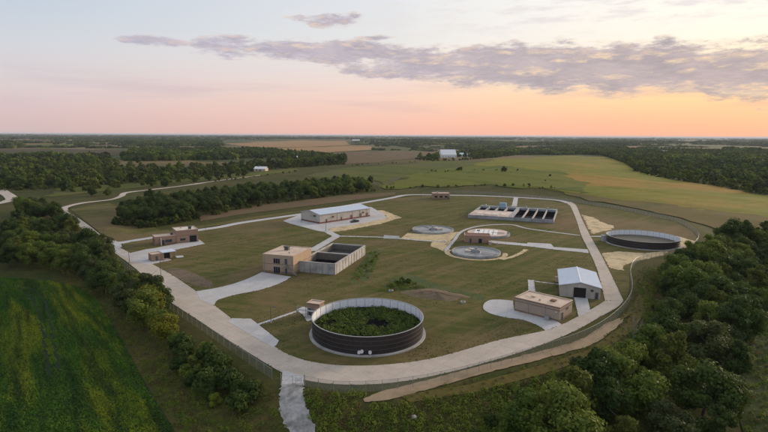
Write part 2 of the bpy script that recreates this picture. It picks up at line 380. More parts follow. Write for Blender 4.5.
M_carblue = noisy('blue_car_paint', (.02, .03, .055), (.022, .035, .06), 2, rough=.25, spec=.6, local=True, bstr=0)
M_rubber = noisy('rubber', (.015, .015, .015), (.02, .02, .02), 3, local=True)
M_rim = noisy('rim_alloy', (.4, .4, .41), (.35, .35, .36), 3, rough=.35, metal=.7, local=True)
def lampglass_fn(t, o): princ(t, o, (.7, .7, .68), .2, .5)
M_lampglass = mat('lamp_glass', lampglass_fn)
def mesh_fn(t, o):
    uv = t.n('ShaderNodeUVMap').outputs[0]
    x, y, z = t.xyz(uv)
    a = t.m('PINGPONG', t.m('ADD', x, y), .03); b = t.m('PINGPONG', t.m('SUBTRACT', x, y), .03)
    w = t.m('LESS_THAN', t.m('MINIMUM', a, b), .0042)
    tr = t.n('ShaderNodeBsdfTransparent'); p = t.n('ShaderNodeBsdfPrincipled'); p.inputs['Base Color'].default_value = (.36, .355, .35, 1)
    p.inputs['Roughness'].default_value = .55; p.inputs['Metallic'].default_value = .2
    mx = t.n('ShaderNodeMixShader'); t.put(mx.inputs[0], w)
    t.t.links.new(tr.outputs[0], mx.inputs[1]); t.t.links.new(p.outputs[0], mx.inputs[2]); t.t.links.new(mx.outputs[0], o.inputs[0])
M_mesh = mat('chain_link', mesh_fn)

# ------------------------------------------------------------------ object helpers
def tag(o, label=None, cat=None, group=None, kind=None):
    if label: o['label'] = label
    if cat: o['category'] = cat
    if group: o['group'] = group
    if kind: o['kind'] = kind
    return o
def empty(name, loc, rz=0.0, label=None, cat=None, group=None):
    o = bpy.data.objects.new(name, None); COL.objects.link(o); o.location = loc; o.rotation_euler.z = rz
    o.empty_display_size = .5
    return tag(o, label, cat, group)
def link(name, me, parent=None, loc=None, rz=None):
    o = bpy.data.objects.new(name, me); COL.objects.link(o)
    if parent is not None: o.parent = parent
    if loc is not None: o.location = loc
    if rz is not None: o.rotation_euler.z = rz
    return o
def mesh_np(name, verts, faces, mats, smooth=False, mi=None):
    me = bpy.data.meshes.new(name)
    me.from_pydata(np.asarray(verts).tolist() if not isinstance(verts, list) else verts, [], faces if isinstance(faces, list) else faces.tolist())
    for m in (mats if isinstance(mats, (list, tuple)) else [mats]): me.materials.append(m)
    if mi is not None: me.polygons.foreach_set('material_index', mi)
    if smooth: me.polygons.foreach_set('use_smooth', [True] * len(me.polygons))
    me.update(); return me
class MB:
    def __init__(s): s.v = []; s.f = []; s.mi = []
    def face(s, pts, m=0):
        i = len(s.v); s.v += [tuple(p) for p in pts]; s.f.append(tuple(range(i, i + len(pts)))); s.mi.append(m)
    def box(s, x0, y0, z0, x1, y1, z1, m=0):
        i = len(s.v)
        s.v += [(x0, y0, z0), (x1, y0, z0), (x1, y1, z0), (x0, y1, z0), (x0, y0, z1), (x1, y0, z1), (x1, y1, z1), (x0, y1, z1)]
        for f in ((0, 3, 2, 1), (4, 5, 6, 7), (0, 1, 5, 4), (1, 2, 6, 5), (2, 3, 7, 6), (3, 0, 4, 7)):
            s.f.append(tuple(i + k for k in f)); s.mi.append(m)
        return s
    def prism(s, poly, z0, z1, m=0):
        n = len(poly); i = len(s.v)
        s.v += [(p[0], p[1], z0) for p in poly] + [(p[0], p[1], z1) for p in poly]
        s.f.append(tuple(i + k for k in reversed(range(n)))); s.f.append(tuple(i + n + k for k in range(n))); s.mi += [m, m]
        for k in range(n):
            s.f.append((i + k, i + (k + 1) % n, i + n + (k + 1) % n, i + n + k)); s.mi.append(m)
        return s
    def tube(s, pts, rad, n=6, m=0, cap=True):
        pts = [Vector(p) for p in pts]; rad = rad if isinstance(rad, (list, tuple)) else [rad] * len(pts)
        base = len(s.v)
        for k, p in enumerate(pts):
            d = (pts[min(k + 1, len(pts) - 1)] - pts[max(k - 1, 0)]).normalized()
            a = d.cross(Vector((0, 0, 1)) if abs(d.z) < .9 else Vector((1, 0, 0))).normalized(); b = d.cross(a)
            for j in range(n):
                t = 2 * math.pi * j / n; s.v.append(tuple(p + rad[k] * (math.cos(t) * a + math.sin(t) * b)))
        for k in range(len(pts) - 1):
            for j in range(n):
                s.f.append((base + k * n + j, base + k * n + (j + 1) % n, base + (k + 1) * n + (j + 1) % n, base + (k + 1) * n + j)); s.mi.append(m)
        if cap:
            s.f.append(tuple(base + j for j in range(n))); s.mi.append(m)
            s.f.append(tuple(base + (len(pts) - 1) * n + j for j in reversed(range(n)))); s.mi.append(m)
        return s
    def cyl(s, x, y, z0, z1, r0, r1=None, n=24, m=0):
        return s.tube([(x, y, z0), (x, y, z1)], [r0, r0 if r1 is None else r1], n, m)
    def ring(s, r0, r1, z0, z1, n=64, a0=0, a1=2 * math.pi, m=0, cx=0, cy=0):
        i = len(s.v); full = abs(a1 - a0 - 2 * math.pi) < 1e-6; k = n if full else n + 1
        for j in range(k):
            a = a0 + (a1 - a0) * j / n; c_, s_ = math.cos(a), math.sin(a)
            s.v += [(cx + r0 * c_, cy + r0 * s_, z0), (cx + r1 * c_, cy + r1 * s_, z0), (cx + r1 * c_, cy + r1 * s_, z1), (cx + r0 * c_, cy + r0 * s_, z1)]
        for j in range(n):
            a = i + 4 * j; b = i + 4 * ((j + 1) % k)
            for p in range(4):
                s.f.append((a + p, b + p, b + (p + 1) % 4, a + (p + 1) % 4)); s.mi.append(m)
        if not full:
            s.f.append((i, i + 1, i + 2, i + 3)); e = i + 4 * n; s.f.append((e + 3, e + 2, e + 1, e)); s.mi += [m, m]
        return s
    def mesh(s, name, mats, smooth=False):
        me = mesh_np(name, s.v, s.f, mats, smooth, s.mi)
        bm = bmesh.new(); bm.from_mesh(me); bmesh.ops.recalc_face_normals(bm, faces=bm.faces); bm.to_mesh(me); bm.free()
        return me
    def build(s, name, mats, parent=None, loc=None, rz=None, smooth=False):
        return link(name, s.mesh(name, mats, smooth), parent, loc, rz)
def box(name, m, parent, *a): return MB().box(*a).build(name, m, parent)
def catmull(pts, n=6, closed=False):
    out = []; L = len(pts)
    rngk = range(L if closed else L - 1)
    g = (lambda i: pts[i % L]) if closed else (lambda i: pts[max(0, min(L - 1, i))])
    for k in rngk:
        p0, p1, p2, p3 = g(k - 1), g(k), g(k + 1), g(k + 2)
        for j in range(n):
            t = j / n
            out.append(tuple(.5 * (2 * b + (c - a) * t + (2 * a - 5 * b + 4 * c - d) * t * t + (-a + 3 * b - 3 * c + d) * t ** 3) for a, b, c, d in zip(p0, p1, p2, p3)))
    if not closed: out.append(tuple(pts[-1]))
    return out
_layer = [0]; SLABS = []
def slab(name, poly, m, top=.05, rough_edge=0.0, parent=None, kind='structure', dens=None):
    """a flat slab on the plant's level ground; poly in metres"""
    _layer[0] += 1
    z = top + .0004 * (_layer[0] % 12)
    pl = [(p[0], p[1]) for p in poly]
    if name not in ('lawn', 'swale', 'dirt_path', 'dirt_patch') and not name.startswith('gravel'): SLABS.append(pl)
    if rough_edge:
        q = []
        for a, b in zip(pl, pl[1:] + pl[:1]):
            k = max(1, int(math.dist(a, b) / max(.8, rough_edge * 1.2)))
            for j in range(k):
                t = j / k; q.append((a[0] + (b[0] - a[0]) * t + random.uniform(-1, 1) * rough_edge, a[1] + (b[1] - a[1]) * t + random.uniform(-1, 1) * rough_edge))
        pl = q
    n = len(pl); tris = tessellate_polygon([[Vector((x, y, 0)) for x, y in pl]])
    v = [(x, y, z) for x, y in pl] + [(x, y, -.35) for x, y in pl]
    f = [tuple(t) for t in tris] + [(k, k + n, (k + 1) % n + n, (k + 1) % n) for k in range(n)]
    me = mesh_np(name, v, f, m)
    bm = bmesh.new(); bm.from_mesh(me); bmesh.ops.recalc_face_normals(bm, faces=bm.faces); bm.to_mesh(me); bm.free()
    me.polygons.foreach_set('use_smooth', [False] * len(me.polygons))
    if sum(p.normal.z * p.area for p in me.polygons if abs(p.normal.z) > .5) < 0: me.flip_normals()
    o = link(name, me, parent)
    return tag(o, kind=kind)
def drape(name, poly, m, off=.1, step=8.0, kind='structure'):
    """a sheet laid over the uneven ground; poly in metres (closed)"""
    pl = [(p[0], p[1]) for p in poly]; q = []
    for a, b in zip(pl, pl[1:] + pl[:1]):
        k = max(1, int(math.dist(a, b) / step))
        q += [(a[0] + (b[0] - a[0]) * j / k, a[1] + (b[1] - a[1]) * j / k) for j in range(k)]
    A = np.array(q); x0, y0 = A.min(0); x1, y1 = A.max(0)
    # grid points inside + boundary, triangulated by constrained Delaunay
    gx, gy = np.meshgrid(np.arange(x0, x1, step), np.arange(y0, y1, step)); gx = gx.ravel() + .013; gy = gy.ravel() + .017
    d, ins = poly_sd(gx, gy, A); ok = ins & (d > step * .45)
    from mathutils.geometry import delaunay_2d_cdt
    pts = [Vector(p) for p in q] + [Vector((a, b)) for a, b in zip(gx[ok], gy[ok])]
    n = len(q); r = delaunay_2d_cdt(pts, [(i, (i + 1) % n) for i in range(n)], [list(range(n))], 2, 1e-5)
    V = np.array([(p.x, p.y) for p in r[0]]); Z = hgt(V[:, 0], V[:, 1]) + off
    me = mesh_np(name, np.column_stack([V, Z]), [tuple(f) for f in r[2]], m, True)
    if len(me.polygons) and me.polygons[0].normal.z < 0: me.flip_normals()
    return tag(link(name, me), kind=kind)
def poly_sd(x, y, A):
    B = np.roll(A, -1, axis=0); d = np.full(x.shape, 1e9); ins = np.zeros(x.shape, bool)
    for (ax, ay), (bx, by) in zip(A, B):
        ex, ey = bx - ax, by - ay
        t = np.clip(((x - ax) * ex + (y - ay) * ey) / max(ex * ex + ey * ey, 1e-9), 0, 1)
        d = np.minimum(d, np.hypot(x - ax - t * ex, y - ay - t * ey))
        ins ^= ((ay > y) != (by > y)) & (x < ex * (y - ay) / (ey if abs(ey) > 1e-9 else 1e-9) + ax)
    return d, ins
def ribbon(pts, w, taper=0):
    pts = [Vector((p[0], p[1])) for p in pts]; L = []; Rr = []
    for k, p in enumerate(pts):
        d = (pts[min(k + 1, len(pts) - 1)] - pts[max(k - 1, 0)]).normalized(); n = Vector((-d.y, d.x))
        w_ = w * min(1, .25 + k / taper, .25 + (len(pts) - 1 - k) / taper) if taper else w
        L.append(p + n * w_ / 2); Rr.append(p - n * w_ / 2)
    return [tuple(p) for p in L] + [tuple(p) for p in reversed(Rr)]
def fl(pts): return [flat(u, v) for u, v in pts]

# ------------------------------------------------------------------ ground sheet to the horizon
def axis(lo, hi, step, far, ratio):
    a = list(np.arange(lo, hi + .1, step)); s = step
    while a[-1] < far: s *= ratio; a.append(a[-1] + s)
    s = step; b = []
    x = lo
    while x > -far: s *= ratio; x -= s; b.append(x)
    return np.array(b[::-1] + a)
gx = axis(-330, 330, 3.2, 45000, 1.10); gy = axis(-20, 560, 3.2, 45000, 1.085)
GX, GY = np.meshgrid(gx, gy); GZ = hgt(GX.ravel(), GY.ravel())
nx_, ny_ = len(gx), len(gy)
idx = np.arange(nx_ * ny_).reshape(ny_, nx_)
gf = np.stack([idx[:-1, :-1].ravel(), idx[:-1, 1:].ravel(), idx[1:, 1:].ravel(), idx[1:, :-1].ravel()], 1)
tag(link('ground', mesh_np('ground', np.column_stack([GX.ravel(), GY.ravel(), GZ]), gf, M_ground, True)), kind='structure')

# ------------------------------------------------------------------ fields and far land
def fieldp(name, pix, m, off, step, jit=5.0):
    pl = [tuple(p)[:2] for p in GP(pix)]; q = []; ph = random.uniform(0, 6)
    for a, b in zip(pl, pl[1:] + pl[:1]):
        L = math.dist(a, b); k = max(1, int(L / max(step, 9)))
        for j in range(k):
            t = j / k; w = jit * (1 if j else .3)
            q.append((a[0] + (b[0] - a[0]) * t + random.gauss(0, .45) * w + w * .7 * math.sin(t * L / 31 + ph), a[1] + (b[1] - a[1]) * t + random.gauss(0, .45) * w + w * .7 * math.sin(t * L / 43 + ph)))
    return drape(name, q, m, off, step)
drape('crop_field', [tuple(p)[:2] for p in GP(catmull([(-120, 276), (-40, 276), (30, 279), (72, 285), (98, 301), (117, 330), (137, 368), (158, 404), (180, 440), (205, 490)], 4) + [(-300, 490)])], M_beansoil, .06, 2.5)
fieldp('hill_field', [(470, 166), (500, 159), (560, 155.5), (606, 157), (626, 163), (642, 173), (680, 181), (720, 187), (770, 196), (830, 208), (830, 240), (768, 222), (700, 212), (640, 205), (560, 192), (500, 186), (450, 184)], M_hillfield, .25, 12, 9)
fieldp('bright_meadow', [(395, 181), (425, 172), (470, 166), (500, 166), (560, 171), (585, 182), (588, 193), (540, 189), (500, 187), (440, 187), (385, 190), (378, 188)], M_brightmead, .4, 10, 11)
fieldp('brown_verge', [(560, 191.5), (640, 202), (700, 209), (770, 219), (770, 236), (725, 234), (690, 222), (640, 209.5), (580, 198)], M_browngrass, .38, 8)
fieldp('meadow', [(300, 176), (345, 168), (400, 165), (440, 161), (480, 162), (470, 166), (425, 172), (395, 181), (378, 188), (376, 181)], M_meadow, .25, 12)
fieldp('meadow', [(55, 189), (95, 185), (150, 183.5), (190, 179), (260, 172), (300, 168), (300, 171), (256, 176), (190, 182), (130, 189), (80, 194), (55, 197)], M_meadow, .25, 10)
fieldp('brown_field', [(300, 155), (370, 151), (440, 151.5), (440, 158.5), (400, 160), (370, 163), (345, 164)], M_brownfield, .35, 25)
fieldp('ripe_field', [(225, 143.5), (300, 140.5), (345, 141), (350, 145), (300, 147.5), (258, 147.5)], M_tanfield, .8, 60)
fieldp('ripe_field', [(275, 148.5), (345, 146), (372, 146.5), (372, 150), (330, 152.5), (290, 152)], M_tanfield, .8, 50)
fieldp('dark_field', [(-60, 150), (60, 149), (130, 150.5), (128, 155), (60, 158.5), (-60, 160)], M_darkfield, .5, 40)
fieldp('green_field', [(22, 146.5), (80, 143.8), (80, 146.5), (40, 149)], M_brightmead, .7, 50)
fieldp('soil_strip', [(200, 221.5), (262, 212), (330, 203.5), (395, 195), (396, 192.5), (345, 195.5), (262, 205), (200, 216)], M_brownfield, .2, 6, .8)
fieldp('low_meadow', [(742, 300), (800, 290), (840, 440), (745, 440), (735, 400)], M_lowmeadow, .15, 5, 1.5)
drape('bare_soil', [tuple(p)[:2] for p in GP([(400, 396), (470, 385), (540, 366), (590, 350), (625, 325), (640, 300), (648, 285), (656, 286), (650, 305), (634, 330), (598, 356), (545, 374), (475, 393), (410, 403)])], M_browngrass, .12, 2)

# ------------------------------------------------------------------ roads outside the fence
def gribbon(name, pix, w, m, off=.18, step=4, n=6, jit=0):
    c = [tuple(p)[:2] for p in GP(catmull(pix, n))]
    pl = ribbon(c, w, 7 if name == 'dirt_track' else 0)
    if jit: pl = [(x + random.uniform(-jit, jit), y + random.uniform(-jit, jit)) for x, y in pl]
    return drape(name, pl, m, off, step)
gribbon('road', [(64, 211), (65.5, 207.5), (83, 203.2), (110, 200), (121, 196.5), (126, 193), (150, 190), (183, 186), (217, 181), (262, 175.2)], 4.6, M_road, .25)
gribbon('road', [(-60, 216), (0, 203.5), (9, 201), (12, 199), (6, 194), (-10, 187), (-60, 180)], 8, M_road, .4)
gribbon('dirt_track', [(364, 401), (400, 392), (440, 381.5), (482, 370), (520, 360.5), (555, 351.5), (585, 342.5), (605, 330), (622, 318.5)], 3.2, M_dirt, .12, 1.2, 8, .18)
gribbon('dirt_track', [(620, 320), (634, 309), (642, 297), (647, 284), (655, 272), (668, 264)], 2.2, M_browngrass, .16, 1.5, 6, .2)
gribbon('gravel_drive', [(292.5, 384), (292, 396), (292, 408), (299, 424), (306, 445), (312, 480)], 4.6, M_ggravel, .15, 1.5, 8, .35)

# ------------------------------------------------------------------ lawn and plant roads
OUT_E = [(60, 212), (80, 227), (105, 246), (137, 270), (165, 298), (195, 318), (225, 338), (252, 355), (279, 371), (300, 379), (330, 384), (365, 384.8), (400, 382), (440, 374.5), (480, 364.5), (520, 352.5),
         (544, 344), (575, 331), (601, 316.5), (617, 307.5), (623.5, 301)]
IN_E = [(66, 210.5), (87, 224), (112, 243), (163, 270), (195, 290.6), (232, 319), (262, 338), (288, 354.5), (320, 363.5), (360, 366), (400, 363.5), (430, 359), (458, 352), (500, 340), (544, 331), (562, 324.6), (579, 316), (592, 309), (605, 301)]
RIGHT_OUT = [(623.5, 301), (612, 276.5), (601.5, 255.6), (591, 237), (582, 219.5), (576, 205.5), (570, 201.8)]
RIGHT_IN = [(605, 301), (597.5, 271), (589, 251), (581.5, 236), (576, 219), (570.5, 206.5), (567, 204)]
lawn_poly = [flat(*p) for p in [(62, 211.5)] + IN_E[1:] + RIGHT_IN[1:] + [(545, 200), (478, 196), (432, 195.5), (391, 198.5), (360, 203.8), (302, 214.2), (260, 221), (200, 229.6), (148, 238.6), (118, 243.5)]]
slab('lawn', lawn_poly, M_lawn, .012)
drape('verge', [tuple(p)[:2] for p in GP([(70, 209), (110, 203), (130, 215), (170, 231), (240, 219), (300, 211), (302, 213), (240, 222), (200, 228.5), (145, 238), (118, 242), (100, 233)])], M_lawn, .15, 4)
slab('lawn', [flat(*p) for p in RIGHT_OUT + [(576.5, 203.5), (613, 209), (644, 215), (675, 222), (692, 231), (698, 239), (690, 248), (662, 256), (639, 261), (633, 265), (629.5, 273), (629, 290), (626, 300)]], M_lawn, .012)
slab('road', catmull(fl(OUT_E), 5) + catmull(fl(IN_E), 5)[::-1], M_road, .085)
slab('road', catmull(fl(RIGHT_OUT), 4) + catmull(fl(RIGHT_IN), 4)[::-1], M_road, .095)
slab('road', ribbon(catmull(fl([(569, 203.3), (561, 200.8), (545.8, 199.2), (514.6, 197.3), (478, 195.6), (449.5, 195.2), (431, 194.8), (407, 195), (391, 198), (360, 203.4), (330, 209), (302.5, 213.9), (271, 218.5), (240, 223), (220, 227), (200.6, 229.8), (175, 234), (148.5, 238.2), (120, 243), (104, 246)]), 5), 5.0), M_pad, .075)
slab('driveway', catmull(fl([(196, 291.5), (222, 287), (245, 280), (262, 272.3)]), 5) + catmull(fl([(291, 277), (283, 282), (262, 289.5), (235, 295), (218, 300), (214, 306)]), 5) + [flat(200, 300)], M_pad, .105)
slab('pavement', fl([(228, 322), (232, 318.5), (251, 319), (279, 341), (274, 349), (270, 346)]), M_pad, .11)
slab('path', ribbon(fl([(257, 325), (297, 311.3)]), 1.1), M_pad, .06)
slab('pavement', fl([(296, 310), (303, 306.5), (311, 309), (309, 313), (313, 320), (307, 321.5), (303, 315)]), M_pad, .065)
slab('driveway', catmull(fl([(545.5, 331), (539, 326.3), (523, 320), (505, 317.5), (490, 313.5), (483.5, 309), (484, 304), (490, 300.3), (500, 299.8), (513, 301)]), 4) + fl([(514, 309.5), (535, 316), (557, 321.5), (562, 325)]), M_pad, .10)
slab('driveway', fl([(574, 297.4), (587.5, 298.6), (590.5, 311), (578.5, 317.5)]), M_pad, .115)
slab('path', ribbon(fl([(531, 280), (532, 292)]), 2.2), M_pad, .05)
slab('path', ribbon(fl([(531.5, 281), (561, 284.6)]), .9), M_pad, .055)
slab('pavement', fl([(283, 221), (303, 213.5), (371, 207), (384, 214.2), (386.5, 218.4), (355, 224.5), (331, 228), (325, 232), (318, 231), (290, 223.5)]), M_pad, .06)
slab('gravel_strip', fl([(326.5, 232.5), (331, 228), (355, 224.4), (384, 219), (386.5, 216), (372, 210.5), (383, 210.3), (401.5, 217.5), (380, 224), (345, 230.5)]), M_gravel, .045, .5)
slab('path', ribbon(catmull(fl([(326, 230.5), (332, 234), (336, 236.2), (330, 240), (318, 247), (311, 251)]), 4), 4.2), M_pad, .068)
slab('path', ribbon(catmull(fl([(334, 236), (345, 236.3), (385, 237.4), (402, 238.8), (430, 241), (448, 241.5)]), 4), 2.0), M_pad, .058)
slab('pavement', fl([(384, 235.2), (399, 236.2), (401, 239.2), (383, 238.5)]), M_concg, .10)
slab('gravel_strip', fl([(400, 238.6), (408, 233), (419.5, 234), (452, 232.4), (461, 231.6), (455, 237), (448, 242.5), (432, 241.7), (430.6, 246), (437, 248.5), (446, 252), (452, 243), (456, 240), (448, 241.5), (425, 240.5)]), M_gravel, .03, .3)
C2 = (39.7, 215.3); C1 = (26.0, 267.5); C3 = (53.5, 257.5)
slab('gravel_ring', [(C2[0] + 13.4 * math.cos(R(a)), C2[1] + 13.4 * math.sin(R(a))) for a in range(150, 361, 6)] + [(C2[0] + 11.3 * math.cos(R(a)), C2[1] + 11.3 * math.sin(R(a))) for a in range(360, 149, -6)], M_gravel, .035, .2)
slab('gravel_strip', ribbon(catmull(fl([(502, 259.5), (512, 256.8), (520, 253.5), (526, 249.5)]), 4), 2.0), M_gravel, .036, .2)
slab('path', ribbon(catmull(fl([(445.5, 251), (449, 246.5), (454.7, 239.7), (461, 232), (473, 227.4), (491, 224.9), (512, 224.8), (530, 229), (580, 235.5)]), 6), 1.7), M_pad, .07)
slab('path', fl([(491, 240.6), (527, 243.8), (527.5, 242.6), (551, 243.9), (554, 247.2), (588, 249.5), (589, 253.3), (553.6, 249.5), (527, 246.3), (491, 243)]), M_pad, .08)
slab('path', ribbon(fl([(516, 197.3), (514.2, 206.5)]), 3.5), M_pad, .05)
slab('gravel_strip', fl([(582, 214.8), (592, 217), (601, 222), (613, 226), (611.6, 230), (604, 231), (593, 234), (588.5, 228)]), M_gravel, .04, .9)
slab('gravel_strip', fl([(601.5, 253.3), (618, 251.5), (645, 253.3), (668, 251.3), (664, 255), (636, 261), (623.5, 265.5), (623, 270.5), (610, 268)]), M_gravel, .04, .5)
slab('gravel_strip', fl([(677, 236), (697, 241.8), (681, 249.8), (672, 250)]), M_gravel, .042, .5)
slab('path', ribbon(fl([(590, 236.6), (606, 236.3)]), 2.5), M_pad, .06)
slab('pavement', fl([(103, 240), (120, 241), (122, 247), (117, 248.5), (122, 253), (129, 253.5), (146, 249.5), (154, 248.4), (178, 243.6), (199, 239.5), (205, 244), (172, 250.5), (150, 253.5), (172, 260), (148, 265), (135, 262), (118, 254)]), M_pad, .104)
slab('lawn', fl([(122, 244.8), (132, 241.8), (149, 240), (152, 247), (140, 249), (126, 249.5)]), M_lawn, .13)
slab('pavement', fl([(175, 256), (183, 255.4), (184, 257.2), (176, 258)]), M_pad, .06)
slab('concrete_apron', fl([(282.5, 370), (303, 377), (304, 386), (281.5, 386)]), M_pad, .12)
slab('dirt_patch', catmull(fl([(161, 272), (178, 268), (200, 276), (214, 285), (202, 287), (183, 281)]), 5, True), M_soil, .022, .25)
slab('dirt_path', ribbon(catmull(fl([(352, 276), (364, 283), (385, 289), (405, 296), (430, 304), (452, 308), (470, 306), (482, 303)]), 5), 1.8), M_browngrass, .02, .25)

slab('swale', catmull(fl([(372, 250), (381, 251), (376, 264), (368, 279), (356, 284), (350, 280), (360, 264)]), 4, True), M_swale, .016, .3)
slab('swale', catmull(fl([(380, 291), (394, 279), (412, 275), (440, 285), (478, 294), (482, 300), (455, 297), (425, 291), (400, 291)]), 4, True), M_swale, .016, .35)
# soil mound and ditch in the middle of the lawn
def mound(name, pix, r, hh, m, label, cat):
    c = G(*pix); n, k = 40, 10; v = [(0, 0, hh)]; f = []
    for i in range(1, k + 1):
        for j in range(n):
            a = 2 * math.pi * j / n; rr = i / k
            z = hh * (math.cos(math.pi * rr) * .5 + .5) * (1 + .5 * math.sin(3 * a + i) * rr) + random.uniform(-.2, .2) * (1 - rr) - (.1 if i == k else 0)
            v.append((r[0] * rr * math.cos(a) * (1 + .16 * math.sin(4 * a) + .08 * math.sin(9 * a)), r[1] * rr * math.sin(a) * (1 + .14 * math.sin(5 * a) + .07 * math.sin(11 * a)), z))
    for j in range(n): f.append((0, 1 + j, 1 + (j + 1) % n))
    for i in range(k - 1):
        for j in range(n): a = 1 + i * n; f.append((a + j, a + n + j, a + n + (j + 1) % n, a + (j + 1) % n))
    o = link(name, mesh_np(name, v, f, m, True), None, c, R(-20)); return tag(o, label, cat)
mound('soil_mound', (434, 294.5), (11.0, 6.0), .8, M_soil, 'low brown mound of bare soil in the middle of the lawn', 'mound')

# ------------------------------------------------------------------ buildings
def bld(name, loc, rot, label, cat, group=None): return empty(name, (loc[0], loc[1], .0), R(rot), label, cat, group)
def door(parent, x0, x1, z1, m=M_darksteel, y=0.0, name='door', side=None, frame=M_steel, z0=.12):
    """door or shutter in the front wall (y=0) or, with side=(x), in the wall at x"""
    if side is None:
        d = box(name, m, parent, x0, y - .05, z0, x1, y + .05, z1)
        b = MB(); w = .12
        b.box(x0 - w, y - .09, z0, x0, y + .04, z1 + w); b.box(x1, y - .09, z0, x1 + w, y + .04, z1 + w); b.box(x0, y - .09, z1, x1, y + .04, z1 + w)
    else:
        s = 1 if side[1] > 0 else -1; X = side[0]
        d = box(name, m, parent, X - .05, x0, z0, X + .05, x1, z1)
        b = MB(); w = .12; xa, xb = sorted((X - s * .04, X + s * .09))
        b.box(xa, x0 - w, z0, xb, x0, z1 + w); b.box(xa, x1, z0, xb, x1 + w, z1 + w); b.box(xa, x0, z1, xb, x1, z1 + w)
    b.build('frame', frame, d); return d
def window(parent, x0, x1, z0, z1, y=0.0, side=None):
    if side is None:
        g = box('window', M_glass, parent, x0, y - .04, z0, x1, y + .04, z1)
        b = MB(); w = .08
        b.box(x0 - w, y - .07, z0 - w, x0, y + .03, z1 + w); b.box(x1, y - .07, z0 - w, x1 + w, y + .03, z1 + w); b.box(x0, y - .07, z1, x1, y + .03, z1 + w); b.box(x0, y - .07, z0 - w, x1, y + .03, z0)
        b.box((x0 + x1) / 2 - .03, y - .06, z0, (x0 + x1) / 2 + .03, y - .041, z1)
        b.build('frame', M_darksteel, g)
        MB().box(x0 - .15, y - .14, z0 - .17, x1 + .15, y + .03, z0 - .082).build('sill', M_coping, g)
    else:
        X = side[0]; s = side[1]; g = box('window', M_glass, parent, X - .04, x0, z0, X + .04, x1, z1)
        xa, xb = sorted((X - s * .03, X + s * .07)); w = .08; b = MB()
        b.box(xa, x0 - w, z0 - w, xb, x0, z1 + w); b.box(xa, x1, z0 - w, xb, x1 + w, z1 + w); b.box(xa, x0, z1, xb, x1, z1 + w); b.box(xa, x0, z0 - w, xb, x1, z0)
        b.build('frame', M_darksteel, g)
    return g
def shell(parent, L, D, H, mw, x0=0, y0=0, z0=-.2, name='wall', base=None, bandz=None, mroof=M_membrane, over=0.0, band_m=M_band):
    """flat roofed block: wall, parapet coping, roof deck, base course, band course"""
    w = box(name, mw, parent, x0, y0, z0, x0 + L, y0 + D, H - .35)
    pb = MB(); t = .3; e = .001
    pb.box(x0 - over, y0 - over, H - .35, x0 + L + over, y0 + t, H); pb.box(x0 - over, y0 + D - t, H - .35, x0 + L + over, y0 + D + over, H)
    pb.box(x0 - over, y0 + t, H - .35, x0 + t, y0 + D - t, H); pb.box(x0 + L - t, y0 + t, H - .35, x0 + L + over, y0 + D - t, H)
    rf = MB().box(x0 + t, y0 + t, H - .36, x0 + L - t, y0 + D - t, H - .12).build('roof', mroof, parent)
    pb.build('parapet', band_m if over else mw, rf)
    cp = MB(); o = over + .05
    cp.box(x0 - o, y0 - o, H, x0 + L + o, y0 + t + .02, H + .06); cp.box(x0 - o, y0 + D - t - .02, H, x0 + L + o, y0 + D + o, H + .06)
    cp.box(x0 - o, y0 + t + .02, H, x0 + t + .02, y0 + D - t - .02, H + .06); cp.box(x0 + L - t - .02, y0 + t + .02, H, x0 + L + o, y0 + D - t - .02, H + .06)
    cp.build('coping', M_coping, rf)
    if base:
        b = MB(); b.ring  # base course as four strips
        b.box(x0 - .04, y0 - .04, z0, x0 + L + .04, y0, base); b.box(x0 + L, y0, z0, x0 + L + .04, y0 + D + .04, base); b.box(x0 - .04, y0, z0, x0, y0 + D + .04, base); b.box(x0, y0 + D, z0, x0 + L, y0 + D + .04, base)
        b.build('base_course', M_band, parent)
    if bandz:
        b = MB(); q = .03
        b.box(x0 - q, y0 - q, bandz, x0 + L + q, y0, bandz + .25); b.box(x0 + L, y0, bandz, x0 + L + q, y0 + D + q, bandz + .25); b.box(x0 - q, y0, bandz, x0, y0 + D + q, bandz + .25)
        b.build('band_course', M_band, parent)
    return w, rf
def vent(parent, x, y, z, s=.6, h=.7, m=M_darksteel, name='roof_vent'):
    b = MB(); b.box(x - s / 2, y - s / 2, z, x + s / 2, y + s / 2, z + h * .7); b.box(x - s * .65, y - s * .65, z + h * .7, x + s * .65, y + s * .65, z + h)
    return b.build(name, m, parent)
def drain(parent, x, y, h, m=M_steel):
    return MB().box(x - .07, y - .13, .2, x + .07, y - .001, h).build('downspout', m, parent)
def wall_lamp(parent, x, z, y=0.0): return MB().box(x - .15, y - .28, z, x + .15, y, z + .22).build('wall_lamp', M_lampglass, parent)

